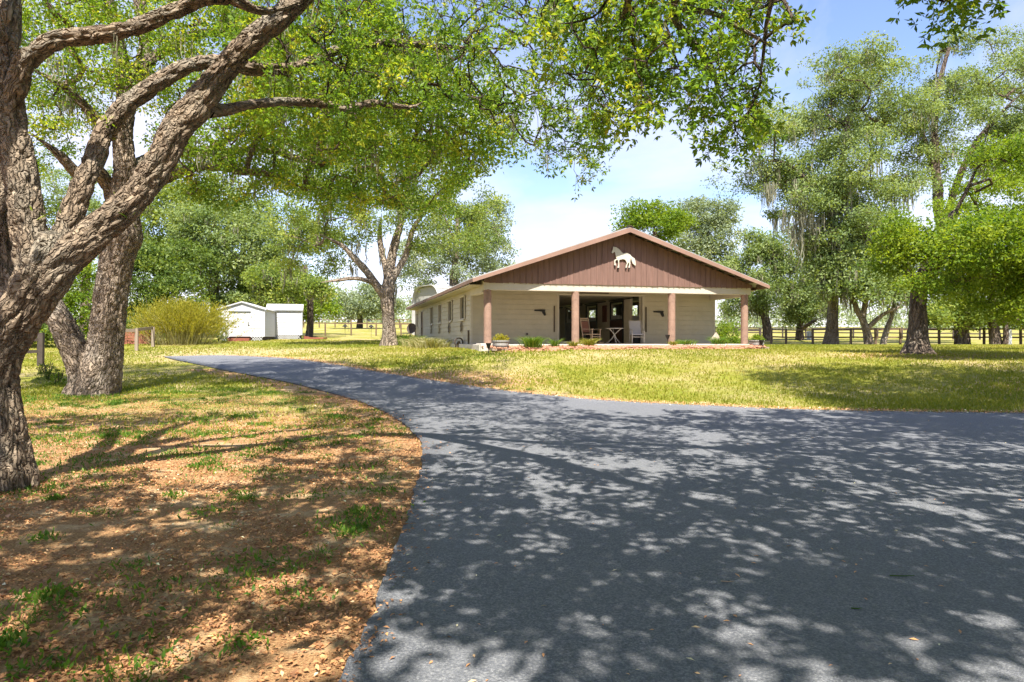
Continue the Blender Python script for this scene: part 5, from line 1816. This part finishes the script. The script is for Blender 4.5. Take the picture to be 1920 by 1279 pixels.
make_tree('tall_oak', 'tallest pale oak at the top right with open branches against the sky',
          [(1806, 655, 52, 13), (1800, 600, 52, 11), (1785, 500, 52, 10), (1762, 400, 52, 9), (1755, 320, 52, 8), (1752, 240, 52, 6), (1760, 160, 52, 4.5), (1780, 90, 52, 3)],
          boughs([(1695, 300), (1725, 160), (1790, 75), (1900, 70), (1990, 120), (1980, 300), (1900, 330), (1780, 330)], 27, (40, 72), (22, 38), 4.5, 7),
          52, 'leaf_pale', M['bark_far'], 54, 440, 115, .185, 1.05, moss=45, flat=.55, hollow=.3,
          limbs=[[(1770, 430, 52, 7), (1795, 340, 51.5, 6), (1830, 270, 51, 5), (1870, 220, 50.6, 4), (1920, 170, 50, 3)], [(1756, 330, 52, 5), (1730, 250, 52.4, 4), (1725, 190, 52.8, 3)]], mossl=(.8, 2.4))

make_tree('fence_oak', 'rounded grey-green oak just past the far barn corner',
          [(1440, 640, 66, 9), (1438, 610, 66, 8), (1432, 580, 66, 7), (1430, 540, 66, 5), (1432, 500, 66, 4)],
          [(1430, 500, 55, 50), (1410, 540, 45, 40, -1), (1460, 470, 50, 40), (1390, 580, 35, 24), (1450, 560, 45, 30, -1), (1375, 520, 30, 40, 1), (1490, 520, 45, 45), (1420, 460, 40, 30)],
          66, 'leaf_pale', M['bark_far'], 55, 260, 110, .22, 1.1, moss=110, mossl=(.8, 2.2), tri=True,
          limbs=[[(1438, 600, 66, 5), (1412, 570, 66, 4), (1395, 540, 66, 3)]])
make_tree('fence_oak', 'low spreading oak between the far barn corner and the mossy oak',
          [(1500, 636, 68, 8), (1500, 615, 68, 6), (1505, 590, 68, 5), (1510, 560, 68, 4)],
          [(1500, 560, 45, 32), (1540, 540, 40, 36), (1480, 590, 34, 22), (1530, 585, 40, 22, -1)],
          68, 'leaf_pale', M['bark_far'], 56, 130, 110, .22, 1.1, moss=90, mossl=(.6, 1.6), tri=True,
          limbs=[[(1502, 618, 68, 4), (1530, 600, 59, 3), (1552, 596, 58.6, 2)]])
make_tree('leaning_oak', 'oak with leaning split trunks behind the right-hand fence',
          [(1630, 649, 46.8, 9), (1626, 625, 46.8, 7), (1618, 600, 46.8, 6), (1606, 580, 46.8, 5), (1596, 550, 46.8, 4)],
          [(1600, 500, 70, 45), (1660, 490, 46.8, 40), (1570, 540, 45, 26), (1640, 540, 60, 26, -1), (1540, 500, 40, 36, 1), (1690, 540, 30, 36), (1560, 450, 60, 40, 1), (1650, 430, 60, 40, 1)],
          46.8, 'leaf_pale', M['bark_pale'], 57, 300, 110, .22, 1.05, moss=140, mossl=(.8, 2.2), tri=True,
          limbs=[[(1624, 618, 46.8, 5), (1650, 594, 46.4, 4), (1676, 580, 46.0, 3), (1700, 570, 45.8, 2)], [(1655, 648, 47.3, 6), (1662, 620, 47.3, 5), (1672, 590, 47.2, 4), (1676, 560, 47.0, 3)], [(1618, 602, 46.8, 5), (1622, 570, 46.8, 5), (1632, 540, 46.8, 4)]])
make_tree('edge_oak', 'oak with dark trunk behind the fence near the right edge',
          [(1868, 655, 47, 11), (1866, 630, 47, 9), (1862, 590, 47, 8), (1866, 550, 47, 6)],
          [(1850, 560, 60, 36), (1910, 580, 50, 36), (1800, 590, 50, 24), (1960, 560, 60, 50), (1880, 510, 60, 36, 1)],
          47, 'leaf_oak', M['bark_far'], 58, 170, 110, .19, 1.0, moss=40, mossl=(.5, 1.5), tri=True,
          limbs=[[(1884, 656, 46.5, 5), (1886, 620, 46.5, 4.5), (1880, 580, 46.6, 4), (1876, 550, 46.8, 3)], [(1866, 610, 47, 4), (1900, 600, 46.6, 3), (1920, 595, 46.4, 2)]])
make_tree('fence_oak', 'slanting slim oak just right of the lone lawn tree',
          [(1804, 652, 49, 8), (1806, 630, 49, 7), (1816, 600, 49, 6), (1822, 570, 49, 5)],
          [(1800, 575, 45, 25), (1760, 590, 40, 20), (1840, 590, 35, 20)],
          49, 'leaf_dark', M['bark_pale'], 59, 90, 110, .2, .9, moss=15, tri=True)

# behind the barn
make_tree('far_tree', 'yellow-green tree rising behind the barn ridge', [(1232, 600, 58, 9), (1230, 540, 58, 7), (1228, 470, 58, 5), (1228, 430, 58, 3.5)],
          [(1230, 430, 55, 36), (1205, 400, 35, 24), (1260, 410, 36, 26, 1), (1180, 420, 22, 16)], 58, 'leaf_bright', M['bark_far'], 60, 110, 120, .2, 1.0, tri=True)
make_tree('far_tree', 'haze-tinted blue-green tree rising behind the right slope of the barn roof', [(1330, 620, 72, 9), (1330, 540, 72, 7), (1328, 470, 72, 5), (1326, 420, 72, 3.5)],
          [(1320, 400, 50, 36), (1345, 440, 45, 40), (1295, 440, 40, 36), (1330, 480, 50, 30), (1360, 400, 22, 24)], 72, 'leaf_hazed', M['bark_far'], 61, 150, 110, .26, 1.2, tri=True)
make_tree('far_tree', 'haze-paled feathery tree behind the barn left slope', [(850, 610, 70, 10), (850, 540, 70, 8), (855, 470, 70, 6), (860, 400, 70, 4)],
          [(860, 440, 75, 50), (910, 420, 45, 60), (800, 480, 60, 40), (930, 480, 45, 36), (880, 500, 60, 30), (780, 520, 40, 26)], 70, 'leaf_hazed', M['bark_pale'], 62, 210, 110, .25, 1.2, tri=True)
# left background
make_tree('hedge_tree', 'bright green leafy tree behind the second oak', [(290, 640, 56, 10), (292, 600, 56, 8), (295, 540, 56, 6), (300, 490, 56, 4)],
          [(290, 520, 60, 55), (330, 560, 50, 50, -1), (240, 560, 50, 50), (350, 490, 55, 45, 1), (260, 480, 40, 40), (300, 610, 60, 25, -2)], 54, 'leaf_dark', M['bark_far'], 63, 200, 120, .22, 1.1, tri=True, group='trees behind the sheds')
make_tree('hedge_tree', 'tall grey-green tree above the yellow bush', [(400, 640, 58, 10), (402, 590, 58, 8), (405, 520, 58, 6), (408, 450, 58, 4)],
          [(400, 430, 75, 50), (450, 480, 60, 50), (360, 470, 55, 50), (430, 540, 60, 36), (500, 450, 45, 40), (350, 400, 40, 36)], 58, 'leaf_pale', M['bark_far'], 64, 220, 120, .23, 1.1, moss=30, tri=True, group='trees behind the sheds')
make_tree('hedge_tree', 'broad olive-green tree filling the view over the yellow bush and sheds', [(450, 640, 64, 10), (452, 580, 64, 8), (455, 500, 64, 6), (456, 430, 64, 4)],
          [(330, 400, 70, 60), (430, 380, 80, 60), (530, 420, 70, 50), (600, 450, 50, 40), (380, 500, 90, 50), (500, 500, 80, 40), (260, 440, 60, 60), (300, 340, 50, 36)], 64, 'leaf_oak', M['bark_far'], 74, 330, 120, .26, 1.25, moss=20, tri=True, group='trees behind the sheds')
make_tree('hedge_tree', 'bright green tree directly behind the white sheds', [(520, 640, 60, 9), (522, 600, 60, 7), (526, 560, 60, 5)],
          [(520, 540, 60, 36), (570, 560, 46, 30), (470, 560, 50, 34), (600, 575, 30, 20), (540, 590, 60, 16)], 60, 'leaf_bright', M['bark_far'], 65, 150, 120, .23, 1.1, tri=True, group='trees behind the sheds')
make_tree('hedge_tree', 'shaded olive tree overhanging the right end of the sheds', [(580, 636, 56, 7), (582, 590, 56, 6), (580, 540, 56, 5), (570, 500, 56, 4)],
          [(560, 530, 45, 20), (500, 520, 40, 24), (600, 545, 30, 16), (520, 560, 40, 14)], 53, 'leaf_oak', M['bark_far'], 66, 90, 110, .2, 1.0, moss=40, tri=True, group='trees behind the sheds')
make_tree('hedge_tree', 'rounded haze-tinted grey-green tree in the field behind the pale forked tree', [(675, 606, 98, 6), (675, 590, 98, 5), (676, 565, 98, 3.5)],
          [(675, 568, 45, 26), (640, 578, 26, 16), (715, 575, 36, 20), (690, 550, 30, 20)], 96, 'leaf_hazed', M['bark_far'], 67, 110, 110, .32, 1.5, tri=True, group='trees behind the sheds')
make_tree('hedge_tree', 'bright leafy tree between the two near oaks', [(90, 650, 46, 12), (95, 600, 46, 9), (100, 540, 46, 7)],
          [(110, 520, 70, 60), (40, 560, 60, 60), (150, 590, 60, 50), (-20, 500, 60, 60), (70, 460, 60, 40)], 46, 'leaf_bright', M['bark_far'], 68, 190, 110, .19, 1.0, tri=True, group='trees behind the sheds')
make_tree('hedge_tree', 'dark green tree low at the left edge behind the oak trunk', [(0, 660, 36, 10), (2, 610, 36, 8), (0, 560, 36, 6)],
          [(-10, 570, 50, 40), (30, 610, 45, 30), (90, 620, 40, 22), (-60, 600, 50, 40)], 37, 'leaf_dark', M['bark_far'], 69, 130, 110, .16, .85, tri=True, group='trees behind the sheds')
make_tree('hedge_tree', 'pale tree filling the gap above the second oak', [(160, 640, 68, 10), (160, 560, 68, 8), (165, 480, 68, 6)],
          [(150, 430, 80, 60), (60, 420, 70, 60), (230, 440, 60, 50), (100, 350, 80, 50), (200, 370, 60, 50), (300, 420, 50, 50)], 68, 'leaf_pale', M['bark_far'], 70, 170, 110, .25, 1.2, tri=True, group='trees behind the sheds')

# right-hand neighbour whose outer twigs hang into the top right corner and whose crown shades the lawn
RX, RY = 13.6, 7.0
oR = np.array((RX, RY, gh(RX, RY)))
nb_tree = empty('live_oak', oR)
tag(nb_tree, 'oak whose outermost twigs hang into the top right corner', 'tree', 'live oaks')
rows = [np.array((RX, RY, -.1, .5)), np.array((RX, RY, 1.2, .40)), np.array((RX - .2, RY, 3.2, .36)), np.array((RX - .8, RY + .3, 5.6, .26)), np.array((RX - 1.4, RY + .6, 8.0, .15))]
sk1, sr1 = limb_obj('trunk', rows, M['bark_far'], nb_tree, oR, (.03, .09, .3), .1, .07, 71.0, .05, world=True)
l2, r2 = limb_obj('limb', [np.array((RX - .2, RY, 3.2, .24)), np.array((RX - 2.2, RY + .2, 5.2, .16)), np.array((RX - 5.0, RY + .3, 6.2, .10)), np.array((RX - 7.6, RY - .1, 6.2, .05)), np.array((RX - 8.6, RY - .1, 5.6, .02))], M['bark_far'], nb_tree, oR, (.015, .08, .2), .1, .07, 72.0, .05, world=True)
l3, r3 = limb_obj('limb', [np.array((RX - .4, RY + .1, 3.8, .22)), np.array((RX - .2, RY + 2.6, 6.0, .15)), np.array((RX - .0, RY + 5.4, 7.6, .09)), np.array((RX + .5, RY + 7.4, 8.2, .04))], M['bark_far'], nb_tree, oR, (.015, .08, .2), .1, .07, 73.0, .05, world=True)
Tr = [in_poly_px([(1690, -60), (1900, -60), (1895, 25), (1850, 14), (1790, 22), (1712, 28)], 26, rng, 5.6, 6.6)]
n = 2300
q = np.stack((rng.uniform(7.8, 19, n), rng.uniform(4.0, 14.0, n), rng.uniform(7.0, 12.8, n)), 1)
ppx = 960 + q[:, 0] / q[:, 1] * FPX; ppy = HOR - (q[:, 2] - EYE) / q[:, 1] * FPX
q = q[~((ppx < 2080) & (ppy > -120)) & (lump(q[:, 0] * .7 + 1, q[:, 1] * .7) > -.35)]
Tr.append(q)
Trc = np.concatenate(Tr)
v, f, ends, allR = grow(np.concatenate((sk1[::3], l2[::3], l3[::3])), np.concatenate((sr1[::3], r2[::3], r3[::3])), Trc, rng, seg=.3, wob=.12, rtip=.005, sides=(3, 5), arch=.03)
mesh_np('branches', v - oR, f, M['twig'], nb_tree, smooth=True, attrs={'limb': GL[0]}, kind='stuff')
v, f, rn, wv, wf = place_sprays(Trc[:26], ends[:26], 1.0, rng)
mesh_np('crown', v - oR, f, M['leaf_near'], nb_tree, attrs={'rnd': rn}, kind='stuff')
v, f, rn = clump_leaves(Trc[26:], 40, .62, .15, rng, flat=.6, up=.8)
mesh_np('crown', v - oR, f, M['leaf_near'], nb_tree, attrs={'rnd': rn}, kind='stuff')

# ------------------------------------------------------------------ bushes
p = at_depth(342, 40)
e = empty('yellow_bush', p)
tag(e, 'broad arching yellow-green bush beside the white shed', 'bush')
rng = np.random.default_rng(77)
n = 900
bx = rng.normal(0, .72, n); by = rng.normal(0, .55, n)
base = np.stack((bx, by, np.zeros(n)), 1)
dirs = unit(np.stack((bx * .38 + rng.normal(0, .16, n), by * .38 + rng.normal(0, .16, n), np.ones(n)), 1))
L = rng.uniform(1.5, 2.95, n) * (1 - .10 * np.abs(bx))
v, q4, q3 = blades(base, dirs, L, np.full(n, .02), rng, bend=.22)
mesh_np('stems', v, [q4, q3], M['grass_pale'], e, attrs={'rnd': np.repeat(rng.uniform(.3, 1, n), 5)}, kind='stuff')
per = 26
t = rng.uniform(.3, 1, (n, per)) ** .7
out = dirs.copy(); out[:, 2] = 0
lp = base[:, None] + dirs[:, None] * (L[:, None] * t)[..., None] + out[:, None] * (L[:, None] * t ** 3 * .35)[..., None] + rng.normal(0, .06, (n, per, 3))
lp = lp.reshape(-1, 3)
dr = unit(np.repeat(dirs, per, 0) + rng.normal(0, .33, lp.shape))
ln = rng.uniform(.10, .20, len(lp))
v, f = leaves(lp, dr, unit(rng.normal(size=lp.shape)), ln, ln * .24)
mesh_np('foliage', v, f, M['leaf_yellow'], e, attrs={'rnd': np.repeat(np.clip(rng.normal(.5, .25, len(lp)) , 0, 1), 4)}, kind='stuff')


def bush(name, px, d, rx, rz, n, mat, lab, seed, leaf=.1, group=None):
    r_ = np.random.default_rng(seed)
    p = at_depth(px, d)
    e = empty(name, p); tag(e, lab, 'bush', group)
    q_ = MB()
    for k in range(7):
        a = r_.uniform(0, 6.28); q_.bar((0, 0, -.05), (rx * .5 * math.cos(a), rx * .5 * math.sin(a), rz * r_.uniform(.6, 1.1)), .02, 5, .008)
    q_.build('stems', M['twig'], e)
    u = unit(r_.normal(size=(n, 3))); u[:, 2] = np.abs(u[:, 2])
    c = u * np.array((rx, rx * .8, rz)) * r_.uniform(.55, 1, n)[:, None]
    v, f, rn = clump_leaves(c, 22, rx * .25, leaf, r_)
    mesh_np('foliage', v, f, M[mat], e, attrs={'rnd': rn}, kind='stuff')


bush('shrub', 1366, 36, 1.0, 1.5, 150, 'leaf_bright', 'bright green shrub past the far end of the porch wall', 81)
bush('shrub', 232, 42, 1.2, 1.6, 170, 'leaf_dark', 'dark shrub behind the brick stack', 82)
bush('shrub', 410, 42.8, .55, 2.0, 120, 'leaf_pale', 'pale climber growing up the left edge of the gabled shed', 83, .08)
bush('shrub', 90, 21.0, .35, .55, 40, 'leaf_dark', 'small weedy shrub left of the second oak base', 84, .06)
bush('shrub', 108, 19.5, .3, .4, 30, 'leaf_bright', 'tiny weedy shrub close against the second oak base', 85, .05)

# far tree line that closes the fields
rng = np.random.default_rng(90)
n = 1500
px = rng.uniform(-700, 2700, n)
dd = rng.uniform(150, 210, n)
x = (px - 960) / FPX * dd
hz_ = ground_h(x, dd)
hgt = (5.0 + 2.2 * np.sin(px * .013) + 1.5 * np.sin(px * .041 + 1) + rng.uniform(-1, 1.5, n)) * np.where(px < 640, 1.4, 1)
c = np.stack((x, dd, hz_ + hgt * rng.uniform(.05, 1, n)), 1)
v, f, rn = clump_leaves(c, 44, 3.0, .75, rng, flat=.8, tri=True)
tl = mesh_np('treeline', v, f, M['leaf_hazed'], None, attrs={'rnd': rn}, kind='stuff')
tag(tl, 'distant haze-tinted blue-green line of woods beyond the fields', 'woods', kind='stuff')

# ------------------------------------------------------------------ ground cover: litter, weeds, lawn blades, leaves on the drive
rng = np.random.default_rng(91)
n = 260000
yy = 2.2 + (rng.uniform(0, 1, n) ** 2.0) * 15
xx = rng.uniform(-13, .6, n)
pxl = 960 + xx / yy * FPX
dnr = edge_dist(xx, yy, near_c); rin = inside(road_poly, xx, yy)
keep = (~rin | (rng.uniform(0, 1, n) < np.exp(-np.maximum(dnr - .02, 0) / .07) * .8)) & (pxl > -160) & (xx < 0.8)
xx, yy, rin = xx[keep], yy[keep], rin[keep]
pat = lump(xx * 2.1, yy * 2.1) + .6 * np.sin(xx * 5.1 + 2 * np.sin(yy * 3.3)) + rng.normal(0, .5, len(xx))
keep = pat > -.55
xx, yy, rin = xx[keep][:80000], yy[keep][:80000], rin[keep][:80000]
n = len(xx)
zz = ground_h(xx, yy) + .022 * lump(xx, yy) * np.clip(edge_dist(xx, yy, near_c) / 1.5, 0, 1) + rng.uniform(.004, .022, n) + rin * .018
az = rng.uniform(0, 6.283, n)
dr = unit(np.stack((np.cos(az), np.sin(az), rng.normal(0, .28, n)), 1))
ln = rng.uniform(.015, .042, n) * np.where(rng.uniform(0, 1, n) > .99, 1.9, 1)
v, f = leaves(np.stack((xx, yy, zz), 1), dr, unit(rng.normal(0, .35, (n, 3)) + np.array((0, 0, 1))), ln, ln * rng.uniform(.35, .6, n), fold=.3)
tone = np.clip(.42 + .12 * lump(xx * 1.5 + 2, yy * 1.5) + rng.normal(0, .22, n), 0, 1)
lt = mesh_np('leaf_litter', v, f, M['litter'], attrs={'rnd': np.repeat(tone, 4)}, kind='stuff')
tag(lt, 'brown fallen oak leaves strewn under the near oaks', 'leaves', kind='stuff')

# weeds and grass tufts among the litter
n = 1500
yy = 2.6 + rng.uniform(0, 1, n) ** 1.4 * 16
xx = rng.uniform(-12, .6, n)
keep = (~inside(road_poly, xx, yy)) & (edge_dist(xx, yy, near_c) > .25) & (960 + xx / yy * FPX > -120) & ((lump(xx * .9 + 1, yy * .9) > -.1) | (rng.uniform(0, 1, n) < .35))
xx, yy = xx[keep], yy[keep]
V, F, Rn = [], [], []; off = 0
for x, y in zip(xx, yy):
    k = int(rng.integers(40, 150)); r_ = rng.uniform(.04, .22)
    c = np.stack((x + rng.normal(0, r_, k), y + rng.normal(0, r_, k), np.zeros(k)), 1)
    c[:, 2] = ground_h(c[:, 0], c[:, 1]) + .012
    d_ = unit(rng.normal(0, .7, (k, 3)) + np.array((0, 0, .75)))
    ln = rng.uniform(.018, .055, k) * (1 + .02 * y)
    v, f = leaves(c, d_, unit(rng.normal(size=(k, 3))), ln, ln * rng.uniform(.12, .42))
    V.append(v); F.append(f + off); off += len(v); Rn.append(np.repeat(np.clip(rng.normal(.38, .25, k), 0, 1), 4))
wd = mesh_np('weeds', np.concatenate(V), np.concatenate(F), M['grass_green'], attrs={'rnd': np.concatenate(Rn)}, kind='stuff')
tag(wd, 'small green weeds and grass tufts among the fallen leaves', 'weeds', kind='stuff')

# lawn
n = 330000
yy = 9.5 + rng.uniform(0, 1, n) ** 1.35 * 37
pxl = rng.uniform(-60, 1990, n)
xx = (pxl - 960) / FPX * yy
keep = ~inside(road_poly, xx, yy)
loc = np.array(BMAT.inverted())
ls = loc[0, 0] * xx + loc[0, 1] * yy + loc[0, 3]; lt_ = loc[1, 0] * xx + loc[1, 1] * yy + loc[1, 3]
keep &= ~((ls > -.5) & (ls < 12.4) & (lt_ > -.65))
lf_ = (pxl < 790) & (edge_dist(xx, yy, far_c) > edge_dist(xx, yy, near_c))
keep &= ~lf_ | (rng.uniform(0, 1, n) < np.clip((yy - 9.5) / 14, 0, .8) * np.clip(.6 + .6 * lump(xx * .8, yy * .8), .1, 1))
ed = np.minimum(edge_dist(xx, yy, far_c), edge_dist(xx, yy, near_c))
keep &= rng.uniform(0, 1, n) < np.clip(.12 + ed / 1.1, 0, 1)
pat = lump(xx * .55 + 4, yy * .55) + .5 * lump(xx * 1.7, yy * 1.7)
keep &= rng.uniform(0, 1, n) < np.clip(.72 + .3 * pat, .2, 1)
keep &= rng.uniform(0, 1, n) > .75 * np.clip(1.3 - np.sqrt(((xx + 13) / 7) ** 2 + ((yy - 33) / 5) ** 2), 0, 1)
xx, yy, pat = xx[keep], yy[keep], pat[keep]
n = len(xx)
zz = ground_h(xx, yy)
az = rng.uniform(0, 6.283, n)
L = rng.uniform(.035, .095, n); w = .009 + .0006 * yy
tip = np.stack((rng.normal(0, .03, n), rng.normal(0, .03, n), L), 1)
b0 = np.stack((xx, yy, zz - .005), 1); sd = np.stack((np.cos(az), np.sin(az), np.zeros(n)), 1) * w[:, None]
v = np.stack((b0 - sd, b0 + sd, b0 + tip), 1).reshape(-1, 3)
rn = np.clip(.5 - .18 * pat + rng.normal(0, .15, n), 0, 1)
lawn = mesh_np('lawn_grass', v, np.arange(n * 3).reshape(-1, 3), M['grass'], attrs={'rnd': np.repeat(rn, 3)}, kind='stuff')
tag(lawn, 'short yellow-green grass of the lawn before the barn', 'grass', kind='stuff')

# dry grass crumbs and leaves drifted along the far edge of the tar
k_ = rng.integers(40, len(far_c) - 60, 9000)
xx = far_c[k_, 0] + rng.normal(0, .10, 9000); yy = far_c[k_, 1] + rng.normal(.03, .13, 9000)
ok_ = yy < 32
xx, yy = xx[ok_], yy[ok_]; n = len(xx)
az = rng.uniform(0, 6.283, n)
dr = unit(np.stack((np.cos(az), np.sin(az), rng.normal(.2, .3, n)), 1))
ln = rng.uniform(.02, .07, n)
v, f = leaves(np.stack((xx, yy, ground_h(xx, yy) + rng.uniform(.015, .035, n)), 1), dr, unit(rng.normal(0, .3, (n, 3)) + np.array((0, 0, 1))), ln, ln * .4)
dg = mesh_np('edge_litter', v, f, M['litter'], attrs={'rnd': np.repeat(rng.uniform(.35, 1, n), 4)}, kind='stuff')
tag(dg, 'dry leaves and grass crumbs drifted along the far edge of the drive', 'leaves', kind='stuff')

# a few fallen leaves and twigs on the tar
n = 900
yy = 2.6 + rng.uniform(0, 1, n) ** 1.5 * 12; pxl = rng.uniform(600, 1960, n); xx = (pxl - 960) / FPX * yy
edge_more = rng.uniform(0, 1, n) < .25 + .75 * np.exp(-edge_dist(xx, yy, near_c) / .5)
keep = inside(road_poly, xx, yy) & edge_more
xx, yy = xx[keep], yy[keep]; n = len(xx)
az = rng.uniform(0, 6.283, n)
dr = unit(np.stack((np.cos(az), np.sin(az), rng.normal(0, .12, n)), 1))
ln = rng.uniform(.02, .05, n)
v, f = leaves(np.stack((xx, yy, ground_h(xx, yy) + .025), 1), dr, unit(rng.normal(0, .2, (n, 3)) + np.array((0, 0, 1))), ln, ln * .35)
dl = mesh_np('fallen_leaves', v, f, M['litter'], attrs={'rnd': np.repeat(rng.uniform(.4, 1, n), 4)}, kind='stuff')
tag(dl, 'scattered dry leaves lying on the dark drive', 'leaves', kind='stuff')
for k, (px, py, L, lab) in enumerate(((1668, 1088, .16, 'bent green twig lying on the drive'), (1352, 1098, .08, 'short dry twig on the drive near its middle'), (1596, 1150, .06, 'short green twig nearest the camera on the drive'))):
    p = on_ground(px, py)
    q = MB(); q.bar((0, 0, .026), (L * .5, -.02, .03), .004, 5); q.bar((L * .5, -.02, .03), (L, .0, .026), .004, 5, .002)
    o = q.build('fallen_twig', M['grass_green' if k != 1 else 'rocker']); o.location = p; tag(o, lab, 'twig', 'twigs on the drive')
